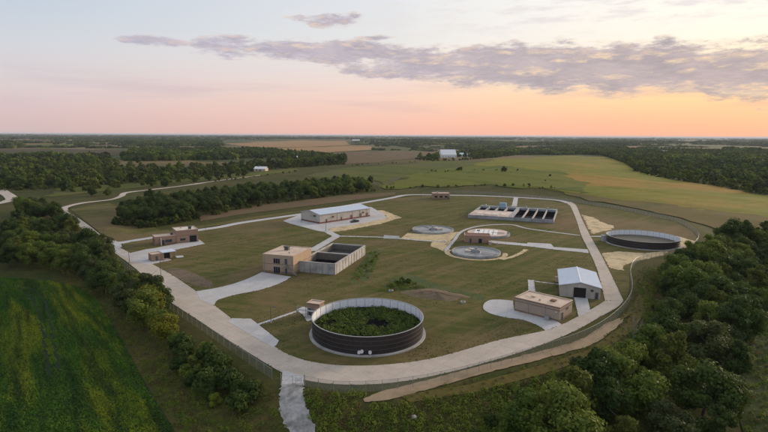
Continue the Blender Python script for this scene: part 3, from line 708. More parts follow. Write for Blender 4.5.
# long storage building with pale metal roof
def gable(name, loc, rot, L, D, eave, ridge, along, label, cat, mw, mr, over=.35, seam=.9, group=None):
    t = bld(name, loc, rot, label, cat, group)
    w = MB()
    if along == 'x':   # ridge runs along local x, gables at x=0 and x=L
        pr = [(0, -.2), (D, -.2), (D, eave), (D / 2, ridge), (0, eave)]
        n = len(pr); w.v += [(0, a, b) for a, b in pr] + [(L, a, b) for a, b in pr]
    else:              # ridge runs along local y, gables front and back
        pr = [(0, -.2), (L, -.2), (L, eave), (L / 2, ridge), (0, eave)]
        n = len(pr); w.v += [(a, 0, b) for a, b in pr] + [(a, D, b) for a, b in pr]
    w.f += [tuple(range(n))[::-1], tuple(range(n, 2 * n))] + [(k, (k + 1) % n, n + (k + 1) % n, n + k) for k in range(n)]; w.mi += [0] * len(w.f)
    w.build('wall', mw, t)
    th = .12; half = (D if along == 'x' else L) / 2; run = (L if along == 'x' else D); sl = (ridge - eave) / half
    rb = MB(); rib = MB(); zo = .02
    for sgn in (-1, 1):
        a0, a1 = 0.0, half + over
        def pt(a, b, z): return (b, half + sgn * a, z) if along == 'x' else (half + sgn * a, b, z)
        z0_, z1_ = ridge + zo, ridge + zo - sl * a1
        i = len(rb.v)
        rb.v += [pt(a0, -over, z0_), pt(a1, -over, z1_), pt(a1, run + over, z1_), pt(a0, run + over, z0_)]
        rb.v += [pt(a0, -over, z0_ + th), pt(a1, -over, z1_ + th), pt(a1, run + over, z1_ + th), pt(a0, run + over, z0_ + th)]
        for f in ((0, 1, 2, 3), (4, 5, 6, 7), (0, 1, 5, 4), (1, 2, 6, 5), (2, 3, 7, 6), (3, 0, 4, 7)): rb.f.append(tuple(i + k for k in f)); rb.mi.append(0)
        k = int(run / seam)
        for j in range(k + 1):
            b = j * run / k; rib.tube([pt(.2, b, z0_ + th - sl * .2 + .01), pt(a1, b, z1_ + th + .01)], .045, 4)
    rf = rb.build('roof', mr, t)
    r_ = rib.build('roof_seams', mr, rf); tag(r_, kind='stuff')
    MB().tube([(-over, half, ridge + th + .03), (run + over, half, ridge + th + .03)] if along == 'x' else [(half, -over, ridge + th + .03), (half, run + over, ridge + th + .03)], .16, 6).build('ridge_cap', M_whitepaint, rf)
    for sgn in (-1, 1):
        e = half + sgn * (half + over + .07); ze = ridge + zo - sl * (half + over)
        g = MB()
        if along == 'x': g.box(-over, e - .07, ze - .03, L + over, e + .07, ze + .13)
        else: g.box(e - .07, -over, ze - .03, e + .07, D + over, ze + .13)
        g.build('gutter', M_steel, rf)
    return t
lb = gable('storage_building', (-36.2, 285.6), 46, 39.5, 17.5, 5.2, 6.8, 'x', 'long tan storage building with pale metal gable roof and reddish base', 'building', M_metalwall, M_metalroof)
b = MB(); b.box(-.05, -.05, -.1, 39.55, 0, .9); b.box(-.05, 0, -.1, 0, 17.55, .9); b.box(39.5, 0, -.1, 39.55, 17.55, .9); b.build('base_course', M_redpaint, lb)
for x in (4.2, 15.5): door(lb, x, x + 1.1, 2.2, M_redpaint)
for x in (23.0, 30.5, 36.0): door(lb, x, x + 1.8, 2.6, M_redpaint)
for x in (13, 25, 31, 37): drain(lb, x + .0, 0, 5.0)
for x in (9.5, 33.5): vent(lb, x, -.25, 2.7, .8, .8, M_redpaint, 'wall_vent')
MB().box(-.10, 3.5, 3.6, -.001, 6.0, 4.6).build('gable_louvre', M_darksteel, lb)
for x in (1.9, 27.5): wall_lamp(lb, x, 4.1)

# two-storey tan building beside the concrete basin
hb = bld('headworks_building', (-44.2, 182.3), -17, 'two storey tan brick building with a flat pale roof beside the concrete basin', 'building')
shell(hb, 12.3, 15.2, 6.9, M_brick_tan, base=.9, bandz=3.35)
for z0, z1 in ((.15, 2.5), (3.75, 5.6)):
    d = door(hb, 4.4, 7.0, z1, M_black, z0=z0, name='opening')
    for k in range(3): MB().box(4.4 + k * .87 + .80, -.07, z0, 4.4 + k * .87 + .88, -.051, z1).build('mullion', M_steel, d)
door(hb, 8.9, 9.9, 2.25, M_darksteel); door(hb, 8.9, 9.9, 5.75, M_darksteel, z0=3.7)
wall_lamp(hb, 8.2, 2.7); drain(hb, .6, 0, 6.4); drain(hb, 11.7, 0, 6.4)
vent(hb, 5.2, 9.0, 6.78, 1.5, 1.5); vent(hb, 8.6, 4.5, 6.78, .5, .5, M_steel)
st = MB()   # outside stair from ground to the upper door
for k in range(14): st.box(10.0 + .0 + k * .30, -1.3, 3.5 - (k + 1) * .25 - .04, 10.32 + k * .30, -.1, 3.5 - (k + 1) * .25)
st.box(8.6, -1.3, 3.46, 10.0, -.1, 3.52)
s_ = st.build('stair', M_steel, hb)
rl = MB()
rl.tube([(8.65, -1.28, 4.5), (10, -1.28, 4.5), (14.2, -1.28, 1.0)], .03, 5); rl.tube([(8.65, -1.28, 3.5), (8.65, -1.28, 4.5)], .03, 5); rl.tube([(10, -1.28, 3.5), (10, -1.28, 4.5)], .03, 5); rl.tube([(14.2, -1.28, 0), (14.2, -1.28, 1.0)], .03, 5)
rl.tube([(8.7, -1.2, 0), (8.7, -1.2, 3.46)], .05, 5); rl.tube([(9.95, -1.2, 0), (9.95, -1.2, 3.46)], .05, 5)
rl.build('handrail', M_darksteel, s_)

# concrete basin (two cells)
ba = bld('concrete_basin', (-31.6, 183.4), -17, 'tall concrete basin with two open cells beside the two storey tan building', 'basin')
Lb, Db, Hb, tb = 14.8, 33.0, 4.0, .45
for nm, a in (('front_wall', (0, 0, Lb, tb)), ('back_wall', (0, Db - tb, Lb, Db)), ('side_wall', (0, tb, tb, Db - tb)), ('side_wall', (Lb - tb, tb, Lb, Db - tb)), ('dividing_wall', (tb, 16.2, Lb - tb, 17.2))):
    box(nm, M_conc, ba, a[0], a[1], -.3, a[2], a[3], Hb if nm != 'dividing_wall' else Hb - .1)
for k in range(7): box('pilaster', M_concg, ba, .1 + k * 2.38, -.16, -.2, .42 + k * 2.38, 0, Hb - .25)
for k in range(11): box('pilaster', M_conc, ba, Lb, 1.2 + k * 3.05, -.2, Lb + .13, 1.5 + k * 3.05, Hb - .25)
cp = MB(); cp.box(-.12, -.12, Hb, Lb + .12, tb + .05, Hb + .12); cp.box(-.12, Db - tb - .05, Hb, Lb + .12, Db + .12, Hb + .12); cp.box(-.12, tb + .05, Hb, tb + .05, Db - tb - .05, Hb + .12); cp.box(Lb - tb - .05, tb + .05, Hb, Lb + .12, Db - tb - .05, Hb + .12); cp.build('coping', M_conc, ba)
box('liquid', M_darkshadewater, ba, tb, tb, 0, Lb - tb, 16.2, 1.0); box('basin_floor', M_darksludge, ba, tb, 17.2, 0, Lb - tb, Db - tb, 1.6)
for y0_, y1_, zz in ((tb, 16.2, 1.0), (17.2, Db - tb, 1.6)):     # dark stained lining of each cell
    lin = MB(); e_ = .03
    lin.box(tb, y0_, zz, tb + e_, y1_, Hb - .35); lin.box(Lb - tb - e_, y0_, zz, Lb - tb, y1_, Hb - .35); lin.box(tb + e_, y1_ - e_, zz, Lb - tb - e_, y1_, Hb - .35); lin.box(tb + e_, y0_, zz, Lb - tb - e_, y0_ + e_, Hb - .35)
    lin.build('cell_lining', M_stain, ba)
rl = MB()
for y in range(0, 33, 3): rl.tube([(.2, y + .3, Hb + .12), (.2, y + .3, Hb + 1.15)], .03, 4)
rl.tube([(.2, .3, Hb + 1.15), (.2, 30.3, Hb + 1.15)], .03, 4); rl.build('handrail', M_steel, ba)

# administration building: tall block and lower wing
ad = bld('office_building', (-95.2, 230.6), 32, 'tan brick office, low wing left of a taller block, by the left road', 'building')
shell(ad, 9.6, 10.0, 6.0, M_brick_red, base=.8, bandz=3.4, mroof=M_membrane2)
shell(ad, 9.2, 7.0, 3.9, M_brick_red, x0=-9.2, y0=.4, base=.8, name='wing_wall')
door(ad, 5.6, 8.8, 3.2, M_black, name='shutter_door'); window(ad, 1.6, 3.8, 1.2, 2.2)
window(ad, -4.8, -2.0, 1.0, 2.2, .4); door(ad, -6.3, -5.2, 2.3, M_glass, .4); box('entrance_pier', M_membrane2, ad, -6.9, -.5, 0, -6.45, .38, 3.3)
window(ad, 1.5, 3.2, 1.2, 2.4, side=(-9.2, -1)); window(ad, 4.6, 6.3, 1.2, 2.4, side=(-9.2, -1))
vent(ad, 6.5, 3.0, 5.88, 1.2, 1.3); vent(ad, -1.5, 3.5, 3.78, 1.0, 1.0); vent(ad, 3.2, 6.8, 5.88, .5, .6, M_steel)
# small service building: masonry room and metal canopy
sv = bld('service_shed', (-91.4, 196.6), 40, 'small tan masonry shed with a pale metal canopy, in front of the brick office', 'shed')
shell(sv, 4.0, 4.6, 2.9, M_brick_red, base=.5)
door(sv, 1.3, 2.3, 2.1)
box('canopy_roof', M_metalroof, sv, 4.05, -.3, 3.0, 9.4, 4.9, 3.16)
for x, y in ((9.1, 0.0), (9.1, 4.5), (4.35, -.05)): box('canopy_post', M_steel, sv, x - .1, y - .1, 0, x + .1, y + .1, 3.0)
box('tank_unit', M_brick_tan, sv, 4.6, 2.2, 0, 8.6, 4.6, 2.7); door(sv, 5.2, 7.6, 2.3, M_black, 2.2, name='opening')
# flat roofed block building near the right front road
fb = bld('process_building', (37.9, 142.0), -42, 'tan block building with flat peach roof on a curved driveway near the front road', 'building')
shell(fb, 13.3, 8.6, 4.1, M_block, base=.6, over=.08, bandz=2.95, band_m=M_band)
door(fb, 1.2, 2.3, 2.25, M_darksteel, side=(13.3, 1)); window(fb, 4.4, 5.6, 2.4, 2.85, side=(13.3, 1))
vent(fb, 3.8, 4.2, 3.98, 1.0, .45, M_membrane); vent(fb, 9.5, 4.4, 3.98, 1.2, .35, M_redpaint); vent(fb, 6.5, 2.2, 3.98, .4, .5, M_steel)
drain(fb, 4.2, 0, 3.5); drain(fb, 9.2, 0, 3.5); wall_lamp(fb, 12.4, 2.5)
MB().box(9.7, -1.5, .09, 10.9, -.5, 1.1).build('condenser_unit', M_steel, fb)
# metal garage
gr = gable('metal_garage', (55.7, 155.9), -17, 11.8, 19.5, 3.7, 5.0, 'y', 'tan metal garage with pale blue ridged roof and open dark doorway', 'garage', M_metalwall, M_metalroof)
door(gr, 4.0, 7.6, 3.3, M_black, name='doorway'); door(gr, 10.3, 11.2, 2.2, M_darksteel); window(gr, 9.0, 9.7, 2.4, 2.9)
vent(gr, -.4, 16.5, 0.1, 1.1, 1.8, M_membrane, 'wall_unit'); wall_lamp(gr, 5.6, 3.6)
for x in (2.0, 8.4): box('wall_seam', M_steel, gr, x, -.04, .0, x + .08, 0, 3.6)
# clarifier control building
cb = bld('pump_building', (37.9, 236.6), -8, 'reddish brown flat building between the round clarifiers', 'building')
shell(cb, 12.2, 6.5, 3.6, M_brick_red, base=.5, mroof=M_redpaint)
door(cb, 6.6, 8.2, 2.2, M_black); door(cb, 2.4, 3.4, 2.2, M_darksteel)
box('access_stair', M_concp, cb, 11.2, -3.4, 0, 12.4, -.05, 1.5)
# small brick building on the far road
kb = bld('far_brick_building', (38.4, 402.5), 0, 'small reddish brick building standing on the far perimeter road', 'building')
shell(kb, 13.4, 9.0, 4.6, M_brick_red, base=.8, mroof=M_coping)
for x in (1.6, 5.6, 9.6): window(kb, x, x + 2.2, 1.2, 2.6)
door(kb, 12.0, 12.9, 2.2); vent(kb, 4, 4, 4.48, 1.2, 1.0, M_steel)
# shed beside the front tank
sh = bld('tank_shed', (-21.4, 137.4), -20, 'small tan shed with peach roof tucked against the front round tank', 'shed')
shell(sh, 3.9, 3.0, 3.6, M_brick_red, over=.06); door(sh, .5, 1.4, 2.1)
pl = MB(); pl.box(-2.0, -2.6, 2.1, 3.9, -1.5, 2.2)
for x in (-1.9, 1.0, 3.8): pl.box(x - .05, -2.55, 0, x + .05, -2.45, 3.2); pl.box(x - .05, -1.6, 0, x + .05, -1.5, 3.2)
pl.tube([(-2, -2.5, 3.2), (3.9, -2.5, 3.2)], .03, 4); pl.build('platform', M_steel, sh)

# ------------------------------------------------------------------ round storage tanks of bolted panels
def tank(name, c, r, n, rings, ph, label, liquid_z, mliq):
    t = empty(name, (c[0], c[1], 0), 0, label, 'tank')
    MB().ring(r - .5, r + .75, -.25, .30, 96).build('concrete_footing', M_conc, t)
    a = 2 * math.pi / n; th = .045; gap = .0004
    b = MB(); k = 3; i0 = 0
    for j in range(k + 1):
        an = -a / 2 + gap + (a - 2 * gap) * j / k
        for rr, z in ((r, 0.012), (r, ph - .012), (r - th, ph - .012), (r - th, .012)): b.v.append((rr * math.cos(an), rr * math.sin(an), z))
    for j in range(k):
        A, B = 4 * j, 4 * (j + 1)
        for p, mi in ((0, 0), (1, 1), (2, 1), (3, 1)): b.f.append((A + p, B + p, B + (p + 1) % 4, A + (p + 1) % 4)); b.mi.append(mi)
    b.f.append((0, 1, 2, 3)); b.f.append((4 * k + 3, 4 * k + 2, 4 * k + 1, 4 * k)); b.mi += [0, 0]
    # lap strip with bolts on the outside, sealant seam on the inside
    me = b.mesh('wall_panel', [M_tankdark, M_white])
    sm = MB(); sm.box(r - .10, -.035, 0, r - th - .001, .035, ph * rings - .05); sme = sm.mesh('seam', [M_concg])
    for q in range(rings):
        for j in range(n):
            o = link('wall_panel', me, t, (0, 0, .30 + q * ph), a * (j + .5 * (q % 2)))
    for j in range(n): link('sealant_seam', sme, t, (0, 0, .30), a * (j + .5))
    H = .30 + rings * ph
    for q in range(1, rings): MB().ring(r + .002, r + .10, .30 + q * ph - .05, .30 + q * ph + .05, 96).build('stiffener_ring', M_darksteel, t)
    MB().ring(r - .10, r + .14, H - .01, H + .09, 96).build('rim', M_steel, t)
    MB().ring(0.01, r - .11, .1, liquid_z, 96).build('liquid', mliq, t)
    return t
T1 = (-4.0, 124.7)
t1 = tank('storage_tank', T1, 14.05, 36, 4, 1.07, 'dark front storage tank with white inside full of green weeds', 2.1, M_darkshadewater)
for k, an in enumerate((-96, -93.5, -86)):
    a = R(an); o = MB().cyl(0, 0, 0, .5, .38, .38, 12)
    ob = o.build('manway', M_whitepaint, t1, (14.07 * math.cos(a), 14.07 * math.sin(a), 1.0 + .2 * (k % 2))); ob.rotation_euler = (R(90), 0, a + R(90))
T2 = (122.3, 237.8)
t2 = tank('storage_tank', T2, 15.7, 36, 3, 1.06, 'dark storage tank with white inside beside the right hand wood', 1.2, M_sludge)
lad = MB()
for s in (-.25, .25): lad.tube([(0, s, .1), (0, s, 4.2)], .035, 5)
for k in range(12): lad.tube([(0, -.25, .4 + k * .3), (0, .25, .4 + k * .3)], .02, 4)
lad.build('ladder', M_steel, t2, (-15.9, 1.5, 0))
MB().box(-17.3, 2.5, 0, -16.0, 5.0, 2.9).box(-17.6, 2.2, 2.9, -15.75, 5.3, 3.05).build('valve_box', M_concg, t2)

# ------------------------------------------------------------------ clarifiers
def clarifier(c, r, label, covered=False, rot=0):
    t = empty('clarifier', (c[0], c[1], 0), R(rot), label, 'clarifier')
    MB().ring(r - .45, r, -.3, .9, 72).build('tank_wall', M_concg, t)
    MB().ring(r - 1.5, r - 1.2, 0, .75, 72).build('weir', M_concg, t)
    if covered:
        MB().ring(.01, r - .46, .2, .55, 72).build('liquid', M_clarwater, t)
        b = MB(); n = 40
        pts = [((r - .2) * math.cos(R(a)), (r - .2) * math.sin(R(a))) for a in range(30, 331, 6)]
        b.prism(pts, .92, 1.12); b.build('cover_deck', M_concp, t)
        box('hatch', M_darksteel, t, 1.5, -1.0, 1.13, 8.0, .1, 1.24); box('hatch', M_darksteel, t, -6, 2, 1.13, -4.6, 3.4, 1.5)
        for k in range(5): box('cover_plank', M_whitepaint, t, -7 + k * 2.4, -6.5, 1.125, -5.2 + k * 2.4, 6.5, 1.2)
        return t
    MB().ring(.01, r - .46, .1, .58, 72).build('liquid', M_clarwater, t)
    MB().cyl(0, 0, 0, 1.6, 1.5, 1.5, 24).build('centre_well', M_concg, t)
    MB().ring(1.9, 2.05, .3, 1.2, 32).build('stilling_ring', M_steel, t)
    br = MB(); br.box(-r + .2, -.55, 1.15, 1.4, .55, 1.27)
    for k in range(9):
        x = -r + .5 + k * 1.35
        for s in (-.5, .5): br.tube([(x, s, 1.27), (x, s, 2.3)], .03, 4)
    for s in (-.5, .5): br.tube([(-r + .3, s, 2.3), (1.2, s, 2.3)], .03, 4); br.tube([(-r + .3, s, 1.8), (1.2, s, 1.8)], .025, 4)
    br.build('bridge', M_steel, t)
    MB().cyl(0, 0, 1.6, 2.7, .55, .45, 12).build('drive_unit', M_concg, t)
    sc = MB(); sc.box(-.12, -.1, .62, .12, r - 1.6, .95); sc.build('skimmer_arm', M_steel, t)
    sp = MB(); sp.box(1.2, -2.6, .5, 4.4, -1.0, 1.3); sp.box(1.4, 1.0, .5, 4.2, 2.4, 1.2); sp.build('scum_trough', M_membrane2, t)
    return t
clarifier(C1, 11.0, 'round grey clarifier behind the tan gravel strip', rot=25)
clarifier(C2, 10.4, 'round grey clarifier ringed by tan gravel', rot=140)
clarifier(C3, 10.8, 'covered round clarifier with pale pink deck behind the reddish brown building', covered=True, rot=-15)

# ------------------------------------------------------------------ aeration basin
ae = bld('aeration_basin', (51.3, 309.5), -21, 'large concrete aeration basin with rows of dark open cells', 'basin')
W, Dp, Hh = 50.0, 46.0, 2.2
box('base_slab', M_concg, ae, 0, 0, -.3, W, Dp, .25)
for nm, a in (('front_wall', (0, 0, W, .5)), ('back_wall', (0, Dp - 3.5, W, Dp)), ('side_wall', (0, .5, .5, Dp - 3.5)), ('side_wall', (W - .5, .5, W, Dp - 3.5)), ('middle_wall', (24.2, .5, 26.2, Dp - 3.5))):
    box(nm, M_concg, ae, a[0], a[1], -.28, a[2], a[3], Hh)
box('cover_deck', M_concp, ae, .5, .5, 1.2, 24.2, 23.0, 2.05)
b = MB(); b.box(.5, 23.0, .26, 24.2, 24.0, Hh - .02); b.build('cross_wall', M_concg, ae)
for k in range(4):
    x0 = .5 + k * 5.925
    if k: box('cell_wall', M_conc, ae, x0 - .25, 24.0, .26, x0 + .25, Dp - 3.5, Hh - .01)
    x1 = 26.2 + k * 5.825
    if k: box('cell_wall', M_conc, ae, x1 - .25, .5, .26, x1 + .25, Dp - 3.5, Hh - .01)
box('liquid', M_darkshadewater, ae, .5, 24.0, .26, 24.2, Dp - 3.5, .75); box('liquid', M_darkshadewater, ae, 26.2, .5, .26, W - .5, Dp - 3.5, .75)
for k in range(4): box('deck_hatch', M_membrane2, ae, 3.5 + k * 4.9, 6, 2.055, 6.9 + k * 4.9, 15, 2.2)
box('deck_trench', M_darksteel, ae, 9, 3.0, 2.055, 17.5, 4.0, 2.09)
box('blower_box', M_bluepaint, ae, 12.5, Dp - 3.0, Hh, 17.0, Dp - .5, Hh + 2.6)
rl = MB()
for x in np.arange(.25, 50, 2.48): rl.tube([(x, .25, Hh), (x, .25, Hh + 1.05)], .035, 4); rl.tube([(x, Dp - .2, Hh), (x, Dp - .2, Hh + 1.05)], .035, 4)
for z in (.55, 1.05): rl.tube([(.25, .25, Hh + z), (49.75, .25, Hh + z)], .03, 4); rl.tube([(.25, Dp - .2, Hh + z), (49.75, Dp - .2, Hh + z)], .03, 4)
rl.build('handrail', M_steel, ae)
for x in (3, 20, 30, 44): vent(ae, x, Dp - 1.8, Hh, .9, 1.1, M_steel, 'valve_stand')

# ------------------------------------------------------------------ perimeter fence
def fence(pix, label, n=4, hgtf=2.3, spacing=3.2):
    line = [G(u, v) for u, v in catmull(pix, n)]
    pts = [line[0]]; acc = 0
    for a, b in zip(line, line[1:]):
        d = (b - a).length; t = spacing - acc
        while t <= d:
            pts.append(a.lerp(b, t / d)); t += spacing
        acc = (d - (t - spacing)) if d else acc
    t = empty('chain_link_fence', (0, 0, 0), 0, label, 'fence', 'perimeter chain link fence runs')
    pm = MB().cyl(0, 0, -.3, hgtf + .08, .045, .045, 6).mesh('post', [M_steel])
    for p in pts: link('post', pm, t, (p.x, p.y, h1(p.x, p.y)))
    P3 = [Vector((p.x, p.y, h1(p.x, p.y))) for p in pts]
    MB().tube([p + Vector((0, 0, hgtf)) for p in P3], .03, 5).build('top_rail', M_steel, t)
    me = bpy.data.meshes.new('wire_mesh'); v = []; f = []; uv = []; s = 0; us = []
    for k, p in enumerate(P3):
        if k: s += (p - P3[k - 1]).length
        v += [tuple(p + Vector((0, 0, .03))), tuple(p + Vector((0, 0, hgtf - .02)))]; us.append(s)
    for k in range(len(P3) - 1): f.append((2 * k, 2 * k + 2, 2 * k + 3, 2 * k + 1))
    me.from_pydata(v, [], f); me.materials.append(M_mesh); ul = me.uv_layers.new(name='UVMap')
    for k, po in enumerate(me.polygons):
        for li, (uu, vv) in zip(po.loop_indices, ((us[k], 0), (us[k + 1], 0), (us[k + 1], hgtf), (us[k], hgtf))): ul.data[li].uv = (uu, vv)
    link('wire_mesh', me, t)
    return t
fence([(100, 249), (135, 276), (165, 305), (195, 326), (225, 347), (252, 366), (280, 384.5)], 'grey chain link fence along the left road down to the gate')
fence([(305, 386), (330, 391.5), (365, 392), (400, 389), (440, 382), (480, 372), (520, 360), (560, 348), (592, 335), (613, 321), (627, 306), (632, 292), (630, 276), (633.5, 266), (641, 261.5), (664, 256)], 'grey chain link fence along the front road, gate to right tank')
fence([(664, 256), (690, 249), (698.5, 240), (692.5, 231), (675.4, 221.6), (644, 214.6), (613, 208.4), (576.5, 202.8), (540, 198.6), (478, 194), (430, 193.2)], 'grey chain link fence curving behind the right tank and the far road')
gt = empty('gate', G(281, 385), 0, 'closed double wire gate across the grey driveway', 'gate')
g0, g1 = G(281, 385), G(304.5, 385.5); gw = (g1 - g0).length; gt.rotation_euler.z = math.atan2(g1.y - g0.y, g1.x - g0.x)
for k in (0, 1):
    x0, x1 = k * gw / 2 + .05, (k + 1) * gw / 2 - .05
    b = MB()
    for z in (.1, 1.1, 2.05): b.tube([(x0, 0, z), (x1, 0, z)], .03, 5)
    for x in (x0, x1): b.tube([(x, 0, .1), (x, 0, 2.05)], .03, 5)
    b.tube([(x0, 0, .1), (x1, 0, 2.05)], .02, 4); b.build('gate_leaf', M_steel, gt)
for x in (0, gw): MB().cyl(x, 0, -.3, 2.5, .07, .07, 8).build('post', M_steel, gt)
sp = G(298.5, 383.5)
sg = empty('gate_sign', sp, 0, 'small white sign board beside the gate', 'sign')
MB().box(-.75, -.03, .45, .75, .03, 1.45).build('board', M_whitepaint, sg)
for x in (-.6, .6): MB().box(x - .04, .031, -.2, x + .04, .10, 1.5).build('leg', M_steel, sg)

# ------------------------------------------------------------------ light poles
def light_pole(pix, h, label, ang=0):
    p = G(*pix); t = empty('light_pole', p, R(ang), label, 'light pole', 'light poles of the plant')
    MB().cyl(0, 0, -.2, .6, .28, .28, 10).build('base', M_conc, t)
    MB().cyl(0, 0, .6, h, .10, .06, 8).build('shaft', M_darksteel, t)
    MB().tube([(0, 0, h - .1), (.5, 0, h), (1.1, 0, h + .02)], .045, 6).build('arm', M_darksteel, t)
    hd = MB().box(.9, -.18, h - .02, 1.7, .18, h + .12).build('lamp_head', M_darksteel, t)
    MB().box(1.0, -.14, h - .05, 1.6, .14, h - .021).build('lens', M_lampglass, hd)
    return t
light_pole((129.5, 263), 6.5, 'dark light pole on the left road below the office', 20)
light_pole((161, 277), 6.0, 'dark light pole on the left road beside the driveway mouth', 20)
light_pole((104.5, 243), 7.0, 'dark light pole at the road fork by the left road', 0)
light_pole((301.5, 222.5), 6.5, 'dark light pole at the left end of the storage building', -30)
light_pole((326, 231), 6.0, 'dark light pole at the corner of the storage yard', -60)
light_pole((271, 323), 4.5, 'short dark light pole beside the narrow path to the front tank', 0)
light_pole((206, 229), 7.0, 'dark light pole on the far road right of the office', 0)
light_pole((421, 201), 7.0, 'dark light pole on the far road left of the small brick building', 0)

for u, v, lb_ in ((391, 291.5, 'pale concrete manhole riser at the edge of the swale behind the front tank'), (463, 303, 'pale concrete manhole riser beside the soil mound'), (497, 244.5, 'concrete manhole riser right of the reddish brown building')):
    p = G(u, v); t = empty('manhole_riser', p, R(20), lb_, 'manhole')
    MB().cyl(0, 0, -.2, .55, .75, .75, 16).build('riser', M_conc, t); MB().cyl(0, 0, .55, .62, .45, .45, 16).build('cover', M_darksteel, t)
# ------------------------------------------------------------------ cars
def car(loc, rot, label, paint, pickup=False):
    t = empty('parked_car', (loc[0], loc[1], loc[2] if len(loc) > 2 else .1), R(rot), label, 'car', 'cars parked at the plant')
    L, Wd = (5.6, 1.95) if pickup else (4.7, 1.85)
    prof = [(-L / 2, .45), (-L / 2 + .05, .85), (-L / 2 + .9, 1.0), (-.4, 1.02), (L / 2 - .1, 1.05), (L / 2, .8), (L / 2 - .02, .4), (L / 2 - .5, .3), (-L / 2 + .4, .3)]
    b = MB(); n = len(prof)
    for y, s in ((-Wd / 2, .96), (-Wd / 2 + .08, 1), (Wd / 2 - .08, 1), (Wd / 2, .96)): b.v += [(x * s, y, .3 + (z - .3) * s) for x, z in prof]
    for q in range(3):
        for k in range(n): b.f.append((q * n + k, q * n + (k + 1) % n, (q + 1) * n + (k + 1) % n, (q + 1) * n + k)); b.mi.append(0)
    b.f += [tuple(range(n)), tuple(range(3 * n, 4 * n))[::-1]]; b.mi += [0, 0]
    b.build('body', paint, t)
    x0, x1 = (-1.5, .9) if pickup else (-1.2, 2.0)
    def cab(z0, z1, i0, i1, m, nm, e):
        c = MB(); w0, w1 = Wd / 2 - .08 - e, Wd / 2 - .25 - e
        c.v += [(x0 - e * 0 + 0, -w0, z0), (x1, -w0, z0), (x1, w0, z0), (x0, w0, z0), (x0 + i0, -w1, z1), (x1 - i1, -w1, z1), (x1 - i1, w1, z1), (x0 + i0, w1, z1)]
        for f in ((0, 3, 2, 1), (4, 5, 6, 7), (0, 1, 5, 4), (1, 2, 6, 5), (2, 3, 7, 6), (3, 0, 4, 7)): c.f.append(f); c.mi.append(0)
        return c.build(nm, m, t)
    cab(1.0, 1.55, .75, .35, M_glass, 'windows', 0); MB().box(x0 + .7, -Wd / 2 + .24, 1.54, x1 - .3, Wd / 2 - .24, 1.62).build('cab_roof', paint, t)
    if pickup: MB().box(1.0, -.75, 1.03, 2.6, .75, 1.07).build('truck_bed', M_black, t)
    for sx in (-1, 1):
        for sy in (-1, 1):
            w = MB().tube([(0, -.11, 0), (0, .11, 0)], .36, 14).build('wheel', M_rubber, t, (sx * L * .31, sy * (Wd / 2 - .1), .34))
            MB().tube([(0, sy * .112, 0), (0, sy * .125, 0)], .21, 12).build('rim', M_rim, w)
        MB().box(-L / 2 - .01, sx * .62 - .2, .62, -L / 2 + .08, sx * .62 + .2, .8).build('headlight', M_lampglass, t)
        MB().box(L / 2 - .1, sx * .75 - .12, .7, L / 2 + .01, sx * .75 + .12, .9).build('tail_light', M_redpaint, t)
    return t
p = flat(354.5, 222.3); car((p[0], p[1], .07), 35, 'black pickup parked on the pavement in front of the storage building', M_carpaint, True)

# ------------------------------------------------------------------ vegetation
def leaf_quads(P_, N_, size, rs):
    """P_ points, N_ normals -> quads (verts, faces)"""
    k = len(P_); up = rs.normal(size=(k, 3)); T = np.cross(N_, up); T /= np.linalg.norm(T, axis=1)[:, None] + 1e-9
    B = np.cross(N_, T); sz = (size * rs.uniform(.6, 1.4, k))[:, None]
    bend = N_ * sz * rs.uniform(-.25, .25, k)[:, None]
    V = np.stack([P_ - T * sz * .5 - B * sz * .35, P_ + T * sz * .5 - B * sz * .35 + bend, P_ + T * sz * .45 + B * sz * .45, P_ - T * sz * .5 + B * sz * .4 + bend], 1).reshape(-1, 3)
    return V, np.arange(4 * k).reshape(k, 4)
def crown_mesh(name, seed, H, Rr, zc, lobes, per, ls, m, squash=.85, core=True):
    rs = np.random.default_rng(seed); V = []; F = []; off = 0
    for i in range(lobes):
        while True:
            p = rs.uniform(-1, 1, 3)
            if .25 < np.linalg.norm(p) < 1: break
        taper = 1 - .35 * max(0, p[2])
        c = np.array([p[0] * Rr * .80 * taper, p[1] * Rr * .80 * taper, zc + p[2] * (H - zc) * .74])
        lr = Rr * rs.uniform(.18, .46)
        d = rs.normal(size=(per, 3)); d[:, 2] += .25; d /= np.linalg.norm(d, axis=1)[:, None]
        rad = lr * rs.uniform(.62, 1.12, per)[:, None]
        pts = c + d * rad * np.array([1, 1, squash]); nn = d + rs.normal(size=(per, 3)) * .45; nn /= np.linalg.norm(nn, axis=1)[:, None]
        v, f = leaf_quads(pts, nn, ls, rs); V.append(v); F += (f + off).tolist(); off += len(v)
        if core:
            n, k = 6, 4; cv = [c + np.array([0, 0, lr * .62 * squash])]
            for a in range(1, k):
                ph = math.pi * a / k
                for j in range(n):
                    t = 2 * math.pi * (j + .5 * a) / n; cv.append(c + lr * .66 * rs.uniform(.8, 1.1) * np.array([math.sin(ph) * math.cos(t), math.sin(ph) * math.sin(t), math.cos(ph) * squash]))
            cv.append(c - np.array([0, 0, lr * .62 * squash])); V.append(np.array(cv)); fs = []
            for j in range(n):
                fs.append([0, 1 + j, 1 + (j + 1) % n]); e = 1 + (k - 2) * n; fs.append([e + (j + 1) % n, e + j, len(cv) - 1])
                for a in range(k - 2): q = 1 + a * n; fs.append([q + j, q + n + j, q + n + (j + 1) % n, q + (j + 1) % n])
            F += [[x + off for x in f] for f in fs]; off += len(cv)
    return mesh_np(name, np.concatenate(V), F, m)
